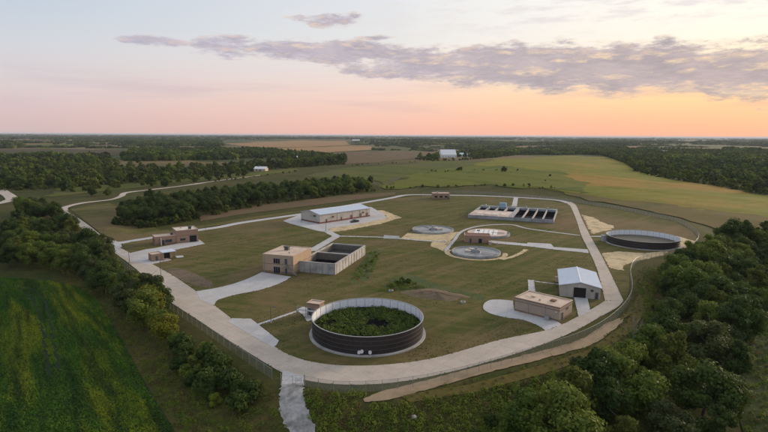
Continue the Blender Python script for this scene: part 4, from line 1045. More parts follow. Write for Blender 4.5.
def trunk_mesh(name, seed, H, r, limbs=6, m=M_bark):
    rs = random.Random(seed); b = MB()
    pts = [(0, 0, -.4)]; x = y = 0
    for k in range(1, 6): x += rs.uniform(-.25, .25); y += rs.uniform(-.25, .25); pts.append((x, y, H * .8 * k / 5))
    b.tube(pts, [r * 1.25, r, r * .85, r * .65, r * .45, r * .2], 7)
    for k in range(limbs):
        q = pts[2 + k % 3]; a = rs.uniform(0, 6.28); l = H * rs.uniform(.22, .36)
        e = (q[0] + l * math.cos(a) * .8, q[1] + l * math.sin(a) * .8, q[2] + l * .7)
        mp = tuple((s + t) / 2 + rs.uniform(-.2, .2) for s, t in zip(q, e)); b.tube([q, mp, e], [r * .45, r * .3, r * .1], 5)
    return b.mesh(name, [m])
KINDS = {}
def kind(key, seed, H, Rr, zc, lobes, per, ls, m, tr=.18, squash=.85):
    KINDS[key] = (crown_mesh('crown', seed, H, Rr, zc, lobes, per, ls, m, squash), trunk_mesh('trunk', seed, H, tr))
kind('dark1', 1, 10, 4.4, 5.4, 20, 340, .29, M_leaf_dark); kind('dark2', 2, 11.5, 4.2, 6.0, 22, 320, .29, M_leaf_dark); kind('dark3', 3, 9, 4.8, 4.8, 20, 340, .29, M_leaf_dark)
kind('mid1', 4, 9.5, 4.3, 5.2, 20, 340, .28, M_leaf_mid); kind('mid2', 5, 11, 4.6, 5.8, 24, 320, .29, M_leaf_mid); kind('mid3', 6, 8, 3.8, 4.4, 18, 340, .28, M_leaf_mid)
kind('yel1', 7, 8.5, 4.0, 4.6, 20, 340, .27, M_leaf_yel); kind('yel2', 8, 7.5, 3.6, 4.0, 18, 340, .27, M_leaf_yel)
kind('olive1', 13, 12, 3.9, 6.4, 22, 320, .28, M_leaf_olive); kind('grey1', 9, 10, 4.2, 5.2, 20, 320, .28, M_leaf_blue)
kind('shrub1', 10, 3.2, 1.9, 1.5, 12, 260, .21, M_leaf_mid, .06); kind('shrub2', 11, 2.6, 1.7, 1.2, 12, 260, .21, M_leaf_dark, .06); kind('shrub3', 12, 2.4, 1.5, 1.1, 10, 260, .20, M_weed, .05)
FAR = [crown_mesh('crown', 20 + i, [10, 11, 9, 12, 10, 8, 11, 9][i], 4.7, [4.6, 5, 4.2, 5.2, 4.6, 3.8, 5, 4.2][i], 12, 60, .85, [M_leaf_dark, M_leaf_mid, M_leaf_dark, M_leaf_blue, M_leaf_mid, M_leaf_olive, M_leaf_dark, M_leaf_olive][i]) for i in range(8)]
def cluster_mesh(seed, ms):
    rs = np.random.default_rng(seed); V = []; F = []; off = 0
    for k in range(9):
        x, y = rs.uniform(-16, 16, 2); r = rs.uniform(4, 6.5); h = rs.uniform(7, 12); n = 60
        d = rs.normal(size=(n, 3)); d[:, 2] = np.abs(d[:, 2]) + .1; d /= np.linalg.norm(d, axis=1)[:, None]
        p = np.array([x, y, h * .45]) + d * np.array([r, r, h * .55]) * rs.uniform(.75, 1.1, n)[:, None]
        nn = d + rs.normal(size=(n, 3)) * .35; nn /= np.linalg.norm(nn, axis=1)[:, None]
        v, f = leaf_quads(p, nn, 2.6, rs); V.append(v); F += (f + off).tolist(); off += len(v)
        c = [(x, y, h * .9)] + [(x + r * .8 * math.cos(a), y + r * .8 * math.sin(a), h * .5) for a in np.arange(6) * 1.047] + [(x + r * .8 * math.cos(a), y + r * .8 * math.sin(a), -2) for a in np.arange(6) * 1.047]
        V.append(np.array(c)); F += [[off, off + 1 + j, off + 1 + (j + 1) % 6] for j in range(6)] + [[off + 1 + j, off + 7 + j, off + 7 + (j + 1) % 6, off + 1 + (j + 1) % 6] for j in range(6)]; off += 13
    return mesh_np('crown', np.concatenate(V), F, ms)
CLU = [cluster_mesh(40, M_leaf_dark), cluster_mesh(41, M_leaf_mid), cluster_mesh(42, M_leaf_blue)]
def clump_mesh(name, seed, n, r, h, ls, m, blade=False):
    rs = np.random.default_rng(seed); a = rs.uniform(0, 6.283, n); q = r * np.sqrt(rs.uniform(0, 1, n)); z = h * rs.uniform(.15, 1, n) * (1 - .5 * (q / r) ** 2)
    P_ = np.stack([q * np.cos(a), q * np.sin(a), z], 1); N_ = np.stack([np.cos(a) * .7, np.sin(a) * .7, rs.uniform(.4, 1.3, n)], 1) + rs.normal(size=(n, 3)) * .3
    if blade: N_[:, 2] *= .15
    N_ /= np.linalg.norm(N_, axis=1)[:, None]
    v, f = leaf_quads(P_, N_, ls, rs)
    return mesh_np(name, v, f, m)
def proto(me, name):
    return bpy.data.objects.new(name, me)      # mesh source for the scatter, not linked to the scene
def scatter(name, pts, meshes, label, cat=None):
    """pts rows: x y z scale rotz index; one object of uncountable growth"""
    pts = np.asarray(pts, float); me = bpy.data.meshes.new(name); me.from_pydata(pts[:, :3].tolist(), [], [])
    for nm, col_, ty in (('sc', 3, 'FLOAT'), ('rz', 4, 'FLOAT'), ('pid', 5, 'INT')):
        at = me.attributes.new(nm, ty, 'POINT'); at.data.foreach_set('value', pts[:, col_].astype(np.int32 if ty == 'INT' else np.float32))
    o = link(name, me); tag(o, label, cat, kind='stuff')
    ng = bpy.data.node_groups.new(name, 'GeometryNodeTree'); t = ng
    ng.interface.new_socket('Geometry', in_out='INPUT', socket_type='NodeSocketGeometry'); ng.interface.new_socket('Geometry', in_out='OUTPUT', socket_type='NodeSocketGeometry')
    gi = t.nodes.new('NodeGroupInput'); go = t.nodes.new('NodeGroupOutput'); jn = t.nodes.new('GeometryNodeJoinGeometry')
    mp = t.nodes.new('GeometryNodeMeshToPoints'); t.links.new(gi.outputs[0], mp.inputs[0])
    def attr(n_, ty):
        a = t.nodes.new('GeometryNodeInputNamedAttribute'); a.data_type = ty; a.inputs[0].default_value = n_
        return a.outputs[0]
    sc, rz, pid = attr('sc', 'FLOAT'), attr('rz', 'FLOAT'), attr('pid', 'INT')
    cr = t.nodes.new('ShaderNodeCombineXYZ'); t.links.new(rz, cr.inputs[2])
    for k, m in enumerate(meshes):
        oi = t.nodes.new('GeometryNodeObjectInfo'); oi.inputs[0].default_value = proto(m, name + '_source'); oi.inputs['As Instance'].default_value = True
        cmpn = t.nodes.new('FunctionNodeCompare'); cmpn.data_type = 'INT'; cmpn.operation = 'EQUAL'
        ins = [i for i in cmpn.inputs if i.type == 'INT']; t.links.new(pid, ins[0]); ins[1].default_value = k
        ip = t.nodes.new('GeometryNodeInstanceOnPoints')
        t.links.new(mp.outputs[0], ip.inputs['Points']); t.links.new(cmpn.outputs[0], ip.inputs['Selection']); t.links.new(oi.outputs['Geometry'], ip.inputs['Instance'])
        t.links.new(cr.outputs[0], ip.inputs['Rotation']); t.links.new(sc, ip.inputs['Scale']); t.links.new(ip.outputs[0], jn.inputs[0])
    t.links.new(jn.outputs[0], go.inputs[0])
    md = o.modifiers.new('scatter', 'NODES'); md.node_group = ng
    return o
def sample(poly, dmin, seed, maxn=100000, tries=25):
    """blue-noise points inside a polygon (metres)"""
    A = np.array([(p[0], p[1]) for p in poly]); r2 = np.random.default_rng(seed); x0, y0 = A.min(0); x1, y1 = A.max(0)
    n = int((x1 - x0) * (y1 - y0) / (dmin * dmin) * 2.2); n = min(n, 400000)
    X = r2.uniform(x0, x1, n); Y = r2.uniform(y0, y1, n); _, ins = poly_sd(X, Y, A); X, Y = X[ins], Y[ins]
    cell = {}; out = []
    for x, y in zip(X, Y):
        i, j = int(x // dmin), int(y // dmin)
        if any((x - a) ** 2 + (y - b) ** 2 < dmin * dmin for di in (-1, 0, 1) for dj in (-1, 0, 1) for a, b in cell.get((i + di, j + dj), ())): continue
        cell.setdefault((i, j), []).append((x, y)); out.append((x, y))
        if len(out) >= maxn: break
    return np.array(out)
def G2(pix): return [tuple(G(u, v))[:2] for u, v in pix]
def tree(key, x, y, s, label, group, name='tree', cat='tree', rz=None, z=None):
    cm, tm = KINDS[key]
    t = empty(name, (x, y, h1(x, y) - .05 if z is None else z), random.uniform(0, 6.28) if rz is None else rz, label, cat, group); t.scale = (s * random.uniform(.9, 1.1), s * random.uniform(.9, 1.1), s)
    link('trunk', tm, t); link('crown', cm, t); return t
PWT = Vector((0, 0, CAM_H))
used = []
def stand(poly, dmin, seed, keys, label, group, smin=.8, smax=1.2, limit=None, name='tree', clear=3.0):
    """individual trees nearest the camera first, the rest returned for the mass"""
    pts = sample(poly, dmin, seed); sd = plant_sd(pts[:, 0], pts[:, 1]); pts = pts[sd > clear]
    d = np.hypot(pts[:, 0], pts[:, 1]); pts = pts[np.argsort(d)]
    r2 = random.Random(seed); lim = len(pts) if limit is None else limit
    for x, y in pts[:lim]:
        k = r2.choice(keys); s = r2.uniform(smin, smax); u = 384 + 512 * x / (y * math.cos(PITCH) + CAM_H * math.sin(PITCH))
        size = 'short ' if s < smin + (smax - smin) / 3 else 'tall ' if s > smax - (smax - smin) / 3 else ''
        tone = {'dar': 'dark green', 'mid': 'mid green', 'yel': 'yellow green', 'gre': 'greyish green', 'oli': 'olive green'}.get(k[:3], {'1': 'mid green', '2': 'dark green', '3': 'light green'}[k[-1]])
        tree(k, x, y, s, size + tone + ' ' + label(u, x, y), group, name)
    return pts[lim:]
def zone_r(u, x, y):
    a = 'far left' if u < 570 else 'left' if u < 630 else 'middle' if u < 690 else 'right' if u < 740 else 'far right'
    b = 'nearest the bottom edge' if y < 90 else 'near the bottom edge' if y < 105 else 'abreast of the front tank' if y < 130 else 'abreast of the block building' if y < 150 else 'abreast of the garage' if y < 180 else 'beside the right tank fence'
    return 'tree in ' + a + ' of right wood ' + b
def zone_l(u, x, y):
    return 'tree of the left row ' + ('opposite the driveway' if y < 165 else 'opposite the shed' if y < 195 else 'opposite the office' if y < 235 else 'at its far end') + (' on the field side' if x < -88 - (y - 187) * .82 - 12 else ' on the road side')
def zone_b(u, x, y):
    return 'tree of the dark belt ' + ('at its left end' if x < -140 else 'behind the brick office' if x < -95 else 'behind the soil strip right of the office' if x < -50 else 'behind the storage building')
def zone_u(u, x, y): return 'tree in the upper left grove ' + ('beside the road mouth' if x > -235 else 'near the left picture edge')
def zone_s(u, x, y): return 'shrub before the right wood ' + ('near the bottom edge' if y < 95 else 'below the dirt track' if y < 120 else 'below the fence bend')
# right-hand wood
rw = G2([(660, 296), (670, 276), (700, 256), (735, 243), (768, 236), (810, 240), (810, 300), (756, 322), (742, 350), (738, 400), (735, 445), (640, 470), (520, 470), (505, 436), (545, 400), (590, 390), (632, 374), (655, 348), (666, 318)])
rest_r = stand(rw, 5.6, 11, ['dark1', 'dark2', 'dark3', 'mid1', 'mid2', 'mid3', 'mid1', 'mid2', 'grey1', 'olive1', 'dark2'], zone_r, 'trees of the lower right wood', .75, 1.45, 125)
for u, v, k, s in ((706, 278, 'yel2', 1.0), (690, 300, 'yel1', .85), (668, 318, 'mid3', .9)):
    p = G(u, v); tree(k, p.x, p.y, s, {706: 'bright green tree at the wood edge just right of the right tank', 690: 'yellowish round tree in the right wood below the right tank', 668: 'fresh green tree at the left edge of the right wood near the fence bend'}[u], None)
# left row along the road and the crop field
lw = G2([(8, 240), (20, 233), (60, 228), (90, 248), (118, 272), (145, 297), (163, 315), (172, 336), (160, 348), (140, 330), (120, 305), (100, 290), (72, 277), (30, 270), (8, 268)])
rest_l = stand(lw, 5.4, 12, ['dark1', 'dark2', 'dark3', 'mid1', 'mid2', 'grey1', 'olive1'], zone_l, 'trees between crop field and left road', .8, 1.2, 85)
for u, v, k, s, lb_ in ((152, 322, 'yel1', 1.25, 'bright yellow green tree at the lower end of the left tree row'), (168, 342, 'yel2', 1.15, 'small yellow green tree nearest the road bend at left'), (131, 296, 'yel2', 1.2, 'light green round tree by the road above the yellow green one'),
                     (140, 308, 'yel1', 1.0, 'yellow green tree amid the darker trees of the left row'), (112, 276, 'mid3', .95, 'mid green round tree beside the road across from the shed'), (180, 352, 'mid3', .75, 'small green tree at the bottom tip of the left tree row')):
    p = G(u, v); tree(k, p.x, p.y, s, lb_, None)
ul = G2([(20, 213), (40, 211), (62, 214), (66, 222), (40, 231), (16, 233)])
stand(ul, 6.5, 13, ['dark1', 'dark2', 'grey1', 'mid2'], zone_u, 'trees of the upper left grove', .9, 1.25, 40)
# belt behind the office and storage building
mb_ = G2([(116, 224), (150, 226), (190, 219), (260, 205), (330, 195.5), (374, 190.5), (372, 185.5), (340, 184), (260, 193), (180, 202), (125, 211)])
rest_m = stand(mb_, 6.0, 14, ['dark1', 'dark2', 'dark1', 'grey1', 'dark3'], zone_b, 'trees of the dark belt beyond the plant', .8, 1.3, 75, clear=6)
# shrubs near the gate
def zone_g(u, x, y): return 'shrub on the left bank ' + ('below the last yellow green tree' if u < 205 else 'halfway to the gate' if u < 232 else 'close to the gate')
stand(G2([(176, 352), (190, 350), (215, 368), (240, 388), (262, 402), (250, 410), (225, 410), (196, 398), (176, 374)]), 2.4, 16, ['shrub1', 'shrub2', 'shrub2', 'shrub3'], zone_g, 'shrubs on the left bank', 1.1, 2.1, 60, 'shrub', 2.0)
for i, (u, v, k, s) in enumerate(((402, 283, 'shrub1', .75), (398, 285, 'shrub2', .7), (408, 284, 'shrub2', .8), (391, 287, 'shrub3', .7), (372, 262, 'shrub3', .8), (366, 266, 'shrub3', .6), (376, 257, 'shrub3', .6))):
    p = G(u, v); tree(k, p.x, p.y, s, {'1': 'mid green', '2': 'dark', '3': 'light green'}[k[-1]] + (' shrub in the ditch behind the front tank' if u > 385 else ' shrub in the ditch beside the basin wall'), 'shrubs in the ditch beside the basin', 'shrub', 'shrub')
# brush at the foot of the right bank
br = G2([(470, 445), (490, 420), (540, 400), (590, 382), (630, 360), (650, 336), (656, 306), (662, 308), (660, 336), (640, 368), (600, 392), (560, 408), (540, 440)])
stand(br, 3.4, 15, ['shrub1', 'shrub2', 'shrub3', 'shrub1'], zone_s, 'shrubs along the edge of the right wood', .9, 1.7, 70, 'shrub', 3)
# bare tree
def bare_tree(p, H, seed):
    rs = random.Random(seed); b = MB()
    def grow(a, d, l, r, k):
        e = a + d * l; m_ = a + d * l * .5 + Vector((rs.uniform(-.1, .1), rs.uniform(-.1, .1), 0)) * l; b.tube([a, m_, e], [r, r * .8, r * .6], 5)
        if k == 0: return
        for _ in range(3 if k > 1 else 4):
            nd = (d + Vector((rs.uniform(-.7, .7), rs.uniform(-.7, .7), rs.uniform(-.1, .5)))).normalized(); grow(e, nd, l * rs.uniform(.6, .8), r * .55, k - 1)
    t = empty('bare_tree', p, 0, 'leafless grey tree with pale trunk at the front of the right wood', 'tree')
    grow(Vector((0, 0, -.3)), Vector((.25, .1, 1)).normalized(), H * .42, .17, 4); b.build('trunk', M_deadwood, t)
bare_tree(G(626, 368), 10.5, 5)
def fnoise(x, y): return np.sin(x / 310 + 1.7 * np.sin(y / 560)) + np.sin(y / 420 + 1.3 * np.sin(x / 640 + 2)) + .8 * np.sin((x + y) / 210) + .6 * np.sin(x / 97 - y / 160)
# masses: remaining near wood, far woods, horizon
def pack(pts, n, smin, smax, seed, dz=-.3):
    r2 = np.random.default_rng(seed); k = len(pts); z = hgt(pts[:, 0], pts[:, 1]) + dz
    return np.column_stack([pts, z, r2.uniform(smin, smax, k), r2.uniform(0, 6.28, k), r2.integers(0, n, k)])
mass = np.concatenate([x for x in (rest_r, rest_l, rest_m) if len(x)])
NEARC = [KINDS[k][0] for k in ('dark1', 'dark2', 'mid1', 'mid2', 'grey1')]
scatter('woodland', pack(mass, 5, .8, 1.15, 1), NEARC, 'further trees of the woods beside the plant', 'woodland')
f1 = G2([(-120, 196), (0, 191), (58, 188), (100, 185), (190, 177.5), (262, 169.5), (345, 164), (345, 158), (300, 154), (262, 150), (130, 152), (125, 158), (0, 161), (-120, 163)])
P1 = sample(f1, 7.6, 21); P1 = P1[fnoise(P1[:, 0] * 1.7, P1[:, 1] * 1.7) + rng.uniform(-.6, .6, len(P1)) > -1.35]
f1b = G2([(60, 193), (100, 189.5), (150, 186.5), (215, 180), (250, 175.5), (252, 174), (215, 178), (150, 184.5), (100, 187.5), (60, 190.5)])
P1b = sample(f1b, 11.0, 22)
f2 = G2([(606, 156), (625, 162.5), (643, 172.5), (680, 180), (720, 186), (768, 194.5), (840, 206), (840, 160), (768, 152), (690, 151), (610, 150), (560, 150), (560, 153)])
P2 = sample(f2, 8.5, 23)
f3 = G2([(415, 159), (440, 160.5), (480, 158.5), (520, 154), (560, 152.5), (560, 150), (500, 151), (470, 153.5), (440, 156)])
P3_ = sample(f3, 9.0, 24); _u3 = 384 + 512 * P3_[:, 0] / P3_[:, 1]; P3_ = P3_[~((_u3 > 438) & (_u3 < 472) & (P3_[:, 1] < 1190))]
f4 = G2([(590, 186), (600, 184), (604, 184), (597, 187)])
def edge(pix, step, seed, jit=3):
    c = np.array(G2(catmull(pix, 8))); out = []; r3 = np.random.default_rng(seed)
    for a, b in zip(c, c[1:]):
        k = max(1, int(np.hypot(*(b - a)) / step)); t = r3.uniform(0, 1, k)[:, None]; out.append(a + (b - a) * t + r3.uniform(-jit, jit, (k, 2)))
    return np.concatenate(out)
E1 = np.concatenate([edge([(-120, 196.5), (0, 191.5), (58, 188.5), (100, 185.3), (190, 178), (262, 170), (345, 164.5)], 4, 1), edge([(606, 156.3), (625, 163), (643, 173), (680, 180.6), (720, 186.6), (768, 195.2), (840, 207)], 4, 2),
    edge([(116, 225), (150, 227), (190, 220), (260, 206), (330, 196.3), (374, 191)], 5, 3, 2), edge([(415, 159.3), (440, 161), (480, 159), (520, 154.6)], 5, 4)])
P4 = np.concatenate([edge([(385, 189), (440, 186.5), (500, 186), (560, 189)], 7, 5, 4), edge([(430, 173), (470, 170), (520, 172)], 30, 6, 14), sample(G2([(480, 178), (560, 175), (580, 184), (500, 184)]), 45, 7), edge([(345, 166), (400, 163), (440, 161)], 25, 8, 10), edge([(300, 171), (256, 176.5), (217, 181.5)], 14, 9, 4)])
far = np.concatenate([P1, P1b, P2, P3_])
scatter('forest', np.concatenate([pack(far, 8, .6, 1.35, 2), pack(E1, 8, .3, .6, 6), pack(P4, 8, .15, .38, 7)]), FAR, 'dark forest beyond the plant and behind the hill field', 'forest')
# individual trees standing free in the middle distance
for u, v, k, s, lb_ in ((340, 163.5, 'dark2', 1.7, 'tall lone dark tree at the right end of the far left forest'), (460, 170.5, 'dark3', .8, 'dark rounded bush alone in the bright meadow'), (504, 172, 'dark1', .9, 'dark tree clump in the meadow left of the brown patch'),
                       (92, 196, 'dark2', 1.0, 'dark tree beside the curving access road'), (108, 195, 'mid1', .9, 'mid green tree beside the curving access road'), (165, 187, 'dark1', 1.1, 'dark tree in the strip of meadow before the far left forest')):
    p = G(u, v); tree(k, p.x, p.y, s, lb_, None, z=p.z - 1.6 * s)
r2 = np.random.default_rng(5); th = r2.uniform(-.80, .80, 34000); rr = 1050 * np.exp(r2.uniform(0, 1, 34000) ** 1.0 * math.log(14))
HX, HY = rr * np.sin(th), rr * np.cos(th)
vis_v = 135 + HX / HY * 512 * .0059 + 512 * CAM_H / HY; uu = 384 + HX / HY * 512
keep = fnoise(HX, HY) + .5 * (rr > 3500) + .65 * (uu < 230) + .05 * (uu > 450) > .55
for (u0, u1, v0, v1) in ((222, 352, 139.8, 152.6), (296, 446, 149.5, 165), (-60, 132, 148, 160.5), (20, 84, 143, 149.5), (440, 610, 154, 200), (350, 375, 145, 153)):
    keep &= ~((uu > u0) & (uu < u1) & (vis_v > v0) & (vis_v < v1))
keep &= ~((rr < 1500) & (uu > 300) & (uu < 600) & (fnoise(HX, HY) < 1.4))
hor = np.column_stack([HX, HY])[keep]; hor = hor[r2.uniform(size=len(hor)) < np.where(np.hypot(hor[:, 0], hor[:, 1]) > 2300, .5, .8)]
hl = []
for _ in range(210):      # hedgerows along field edges
    a = r2.uniform(-.75, .75); d = 1250 * math.exp(r2.uniform(0, 1) * 2.1); L = r2.uniform(150, 700); an = R(12) + (0 if r2.uniform() < .75 else math.pi / 2); k = int(L / 16)
    t_ = np.linspace(-L / 2, L / 2, k); hl.append(np.column_stack([d * math.sin(a) + t_ * math.cos(an) + r2.normal(0, 3, k), d * math.cos(a) + t_ * math.sin(an) + r2.normal(0, 3, k)])[r2.uniform(size=k) < .85])
hl = np.concatenate(hl); _u = 384 + 512 * hl[:, 0] / hl[:, 1]; _v = 135 + 512 * CAM_H / hl[:, 1] + (_u - 384) * .0059
for (u0, u1, v0, v1) in ((222, 352, 139.8, 152.6), (296, 446, 149.5, 165), (-60, 132, 148, 160.5), (440, 610, 154, 200), (350, 375, 145, 153)): hl = hl[~((_u > u0) & (_u < u1) & (_v > v0) & (_v < v1))]; _u = 384 + 512 * hl[:, 0] / hl[:, 1]; _v = 135 + 512 * CAM_H / hl[:, 1] + (_u - 384) * .0059
scatter('distant_trees', np.concatenate([pack(hor, 3, .8, 1.5, 3, -1), pack(hl, 3, .35, .8, 8, -.5)]), CLU, 'hazy tree belts between far fields up to the horizon', 'trees')
# crop rows
cf = np.array(G2(catmull([(-60, 277), (-20, 277), (30, 280), (72, 286), (97, 302), (116, 331), (136, 369), (157, 405), (178, 440)], 4) + [(-140, 440)]))
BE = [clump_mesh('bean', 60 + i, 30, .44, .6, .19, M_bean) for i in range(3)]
a1, a2 = np.meshgrid(np.arange(-160, 160, .76), np.arange(-160, 160, .6)); a1 = a1.ravel() + .0012 * a2.ravel() ** 2; a2 = a2.ravel(); cx_, cy_ = cf.mean(0)
X = cx_ + a1 * .788 + a2 * .616; Y = cy_ + a1 * .616 - a2 * .788; X = X + rng.uniform(-.12, .12, len(X)); Y = Y + rng.uniform(-.25, .25, len(Y))
_, ins = poly_sd(X, Y, cf); X, Y = X[ins], Y[ins]
# tractor tracks
tk = np.zeros(len(X), bool)
for c_ in ([(-4, 282), (28, 288), (44, 300), (50, 320), (54, 345), (60, 375)], [(-4, 284), (20, 290), (34, 303), (41, 323), (45, 348), (50, 380)]):
    L = np.array(G2(catmull(c_, 5)))
    for a, b_ in zip(L, L[1:]):
        e = b_ - a; t_ = np.clip(((X - a[0]) * e[0] + (Y - a[1]) * e[1]) / (e @ e), 0, 1); tk |= np.hypot(X - a[0] - t_ * e[0], Y - a[1] - t_ * e[1]) < .38
P_ = np.column_stack([X, Y])[~tk]
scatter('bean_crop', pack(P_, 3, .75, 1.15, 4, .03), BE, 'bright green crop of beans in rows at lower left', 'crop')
# weeds and tall grass on the banks
WE = [clump_mesh('weed', 70, 64, .8, 1.2, .21, M_weed), clump_mesh('weed', 71, 50, .7, 1.0, .20, M_leaf_mid), clump_mesh('grass', 72, 50, .6, .9, .20, M_drygrass, True), clump_mesh('weed', 73, 50, .9, .8, .2, M_leaf_olive)]
w1 = sample(G2([(312, 398), (362, 403), (400, 405), (470, 395), (545, 376), (600, 358), (640, 330), (650, 300), (652, 330), (630, 365), (560, 400), (510, 460), (330, 470), (318, 420)]), .75, 31)
w2 = sample(G2([(140, 372), (175, 345), (205, 355), (240, 384), (268, 398), (282, 412), (290, 432), (298, 470), (205, 470), (182, 436), (160, 402)]), .95, 32)
w3 = sample(G2([(380, 291), (396, 281), (412, 282), (425, 288), (404, 290), (390, 292)]), 1.0, 33)
w4 = sample(G2([(350, 276), (362, 264), (372, 252), (380, 253), (376, 263), (372, 275), (362, 282)]), 1.0, 34); w4 = w4[rng.uniform(size=len(w4)) < .5 + .4 * np.sin(w4[:, 0] * .9) * np.sin(w4[:, 1] * .45)]
w5 = sample(G2([(282, 390), (305, 390), (340, 394), (370, 396), (364, 400), (320, 398), (310, 430), (325, 470), (316, 470), (304, 420)]), .9, 35)
w6 = sample(G2([(745, 315), (800, 300), (830, 440), (745, 440)]), 1.3, 36)
w8 = sample(G2([(60, 270), (100, 284), (135, 318), (165, 345), (190, 345), (215, 352), (245, 372), (275, 392), (276, 402), (240, 390), (205, 362), (172, 352), (145, 374), (120, 330), (98, 300), (72, 285)]), .8, 38)
w9 = sample(G2([(310, 396), (400, 396), (480, 378), (560, 356), (610, 332), (632, 305), (634, 280), (638, 268), (650, 268), (648, 290), (642, 315), (628, 335), (600, 352), (540, 372), (470, 392), (400, 404), (340, 404)]), 1.25, 39)
w7 = sample(G2([(640, 292), (646, 275), (668, 262), (690, 258), (668, 276), (652, 295), (646, 320)]), 1.0, 37)
W_ = np.concatenate([w1, w2, w3, w4, w5, w6, w7, w8, w9]); wp = pack(W_, 4, .55, 1.25, 5, -.05)
gd = np.array(G2([(281, 384), (304, 384), (306, 402), (316, 432), (325, 480), (295, 480), (288, 430), (278, 408)])); _, ing = poly_sd(wp[:, 0], wp[:, 1], gd); wp = wp[~ing]
wp[len(w1):len(w1) + len(w2), 3] *= .8
wp[:, 5] = np.where((rng.uniform(size=len(wp)) < .35) & (wp[:, 5] < 3), 0, wp[:, 5])
wp[-len(w8) - len(w9):, 5] = np.where(rng.uniform(size=len(w8) + len(w9)) < .5, 2, wp[-len(w8) - len(w9):, 5]); wp[-len(w8) - len(w9):, 3] *= .6
trk = np.array(G2(catmull([(364, 401), (400, 392), (440, 381.5), (482, 370), (520, 360.5), (555, 351.5), (585, 342.5), (605, 330), (622, 318.5)], 6)))
ok = np.ones(len(wp), bool)
for a, b_ in zip(trk, trk[1:]):
    e = b_ - a; t_ = np.clip(((wp[:, 0] - a[0]) * e[0] + (wp[:, 1] - a[1]) * e[1]) / (e @ e), 0, 1); ok &= np.hypot(wp[:, 0] - a[0] - t_ * e[0], wp[:, 1] - a[1] - t_ * e[1]) > 1.5
wp = wp[ok & (plant_sd(wp[:, 0], wp[:, 1]) > .6) | ((wp[:, 1] > 140) & ok & (np.abs(wp[:, 0]) < 40))]
scatter('weeds', wp, WE, 'tall green weeds on the banks outside the fence', 'weeds')
# tufts in the mown grass and along the edges of the paving
GT = [clump_mesh('grass', 90, 16, .30, .30, .17, M_tuft), clump_mesh('grass', 91, 16, .34, .24, .16, M_drygrass), clump_mesh('grass', 92, 14, .28, .36, .17, M_weed)]
A_ = np.array(lawn_poly); tx = rng.uniform(A_[:, 0].min(), A_[:, 0].max(), 90000); ty = A_[:, 1].min() + (A_[:, 1].max() - A_[:, 1].min()) * rng.uniform(0, 1, 90000) ** 1.7
_, ii = poly_sd(tx, ty, A_); cl = np.sin(tx / 5.3 + 1.4 * np.sin(ty / 9)) + np.sin(ty / 6.1 + 1.1 * np.sin(tx / 11)) + rng.normal(0, .8, len(tx)); ii &= cl > .5; tx, ty = tx[ii], ty[ii]
ex, ey = [], []
for pl in SLABS:
    for a, b_ in zip(pl, pl[1:] + pl[:1]):
        k = int(math.dist(a, b_) / .7) if a[1] < 260 else 0
        for _ in range(k): t_ = random.random(); ex.append(a[0] + (b_[0] - a[0]) * t_ + random.gauss(0, .22)); ey.append(a[1] + (b_[1] - a[1]) * t_ + random.gauss(0, .22))
ne = len(ex); tx = np.concatenate([tx, ex]); ty = np.concatenate([ty, ey]); ok = np.ones(len(tx), bool)
for pl in SLABS:
    d_, i2 = poly_sd(tx, ty, np.array(pl)); ok &= ~(i2 & (d_ > .18))
ok &= (plant_sd(tx, ty) < 2.5) & (np.hypot(tx - T1[0], ty - T1[1]) > 14.9) & (np.hypot(tx - T2[0], ty - T2[1]) > 16.6)
tp = np.column_stack([tx, ty])[ok]; tp = pack(tp, 3, .4, .8, 9, 0.0)
nl = int(ok[:-ne].sum()); tp[:nl, 3] *= .75; tp[:nl, 5] = np.where(rng.uniform(size=nl) < .5, 0, 1)
scatter('grass_tufts', tp, GT, 'coarse tufts in the mown grass and along the paving edges', 'grass')
# weeds growing inside the front tank
a_ = rng.uniform(0, 6.283, 2200); q_ = 13.4 * np.sqrt(rng.uniform(0, 1, 2200))
tw = np.column_stack([T1[0] + q_ * np.cos(a_), T1[1] + q_ * np.sin(a_), np.full(2200, 2.08), rng.uniform(.35, .95, 2200), rng.uniform(0, 6.28, 2200), rng.integers(0, 2, 2200)])
_tn = np.sin(tw[:, 0] / 2.1 + 1.2 * np.sin(tw[:, 1] / 3)) + np.sin(tw[:, 1] / 1.7 + np.sin(tw[:, 0] / 2.6)) + .09 * (q_ - 8); tw = tw[_tn + rng.normal(0, .5, len(tw)) > -1.1]
scatter('tank_weeds', tw, [clump_mesh('weed', 80, 20, .7, 1.1, .30, M_leaf_mid), clump_mesh('weed', 81, 20, .7, .9, .30, M_leaf_dark)], 'dark green weeds growing inside the front tank', 'weeds')
# rocks beside the drive
def rock(p, s, label):
    bm = bmesh.new(); bmesh.ops.create_icosphere(bm, subdivisions=2, radius=s)
    for v in bm.verts: v.co *= random.uniform(.8, 1.15); v.co.z *= .7
    me = bpy.data.meshes.new('rock'); bm.to_mesh(me); bm.free(); me.materials.append(M_conc); o = link('rock', me, None, (p.x, p.y, p.z + s * .35)); tag(o, label, 'rock')
rock(G(414, 418), .55, 'single pale rock among the weeds right of the drive')

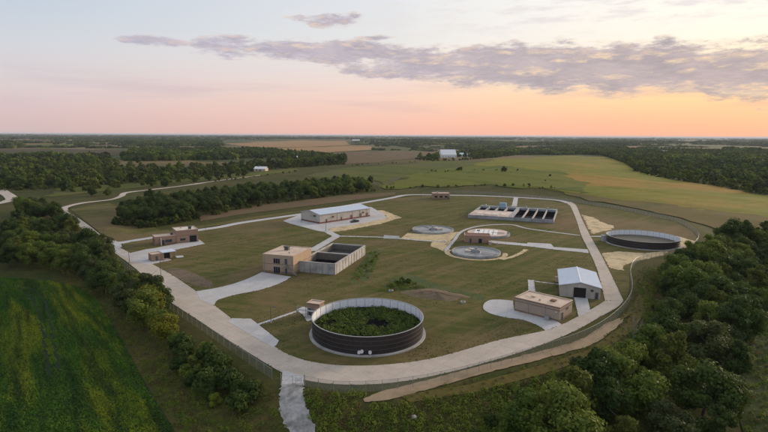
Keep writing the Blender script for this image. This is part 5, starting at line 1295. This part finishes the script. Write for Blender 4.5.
# ------------------------------------------------------------------ far farm buildings
def house(pix, rot, L, D, eave, ridge, mw, mr, label, chimney=False):
    p = G(*pix); t = gable('farm_building', (p.x, p.y), rot, L, D, eave, ridge, 'x', label, 'building', mw, mr, seam=3.0, group='far farm buildings')
    t.location.z = p.z
    for x in np.arange(3, L - 3, 5.5): window(t, x, x + 1.4, 1.2, 2.6)
    door(t, L / 2 - .6, L / 2 + .6, 2.3)
    if chimney: box('chimney', M_band, t, L * .3, D / 2 - .5, ridge - .4, L * .3 + 1, D / 2 + .5, ridge + 1.4)
house((441.5, 157.5), 8, 34, 26, 6, 17, M_whitepaint, M_whitepaint, 'large white barn with steep white roof far behind the plant')
house((460, 156.8), 0, 24, 14, 5, 9, M_whitepaint, M_metalroof, 'smaller white farm building right of the large white barn')
house((480, 154.5), 20, 16, 10, 3.5, 6, M_whitepaint, M_metalroof, 'low white shed at the edge of the far right treeline')
house((254, 171.5), -10, 16, 10, 3.6, 6.4, M_coping, M_whitepaint, 'pale house at the edge of the far left forest', True)
house((662, 154.5), 15, 24, 14, 6, 11, M_brick_red, M_concg, 'grey roofed house among the trees on the right horizon', True)
house((352, 141), 0, 60, 30, 8, 12, M_whitepaint, M_whitepaint, 'long white shed near the horizon left of centre')
house((528, 150.5), 5, 16, 12, 4, 7, M_whitepaint, M_metalroof, 'white farmhouse on the far edge of the hill field', True)
house((546, 150.2), -12, 18, 10, 4, 7, M_brick_tan, M_metalroof, 'tan farmhouse right of the white one beyond the hill field', True)
p = G(297, 161); sil = empty('silo', p, 0, 'slim white silo beside the far left forest', 'silo')
MB().cyl(0, 0, -.3, 9, 1.5, 1.5, 24).build('wall', M_whitepaint, sil); MB().cyl(0, 0, 9, 10, 1.6, .3, 24).build('roof', M_metalroof, sil)

# ------------------------------------------------------------------ evening haze
hz = MB().box(-46500, -46500, float(GZ.min()) - 1.5, 46500, 46500, 58)
def haze_fn(t, o):
    v = t.n('ShaderNodeVolumePrincipled'); v.inputs['Color'].default_value = (.74, .84, 1.0, 1); v.inputs['Density'].default_value = 3.4e-5; v.inputs['Anisotropy'].default_value = .1
    t.t.links.new(v.outputs[0], o.inputs['Volume'])
tag(hz.build('haze', mat('haze', haze_fn)), 'thin evening haze over the far land', 'haze', kind='stuff')
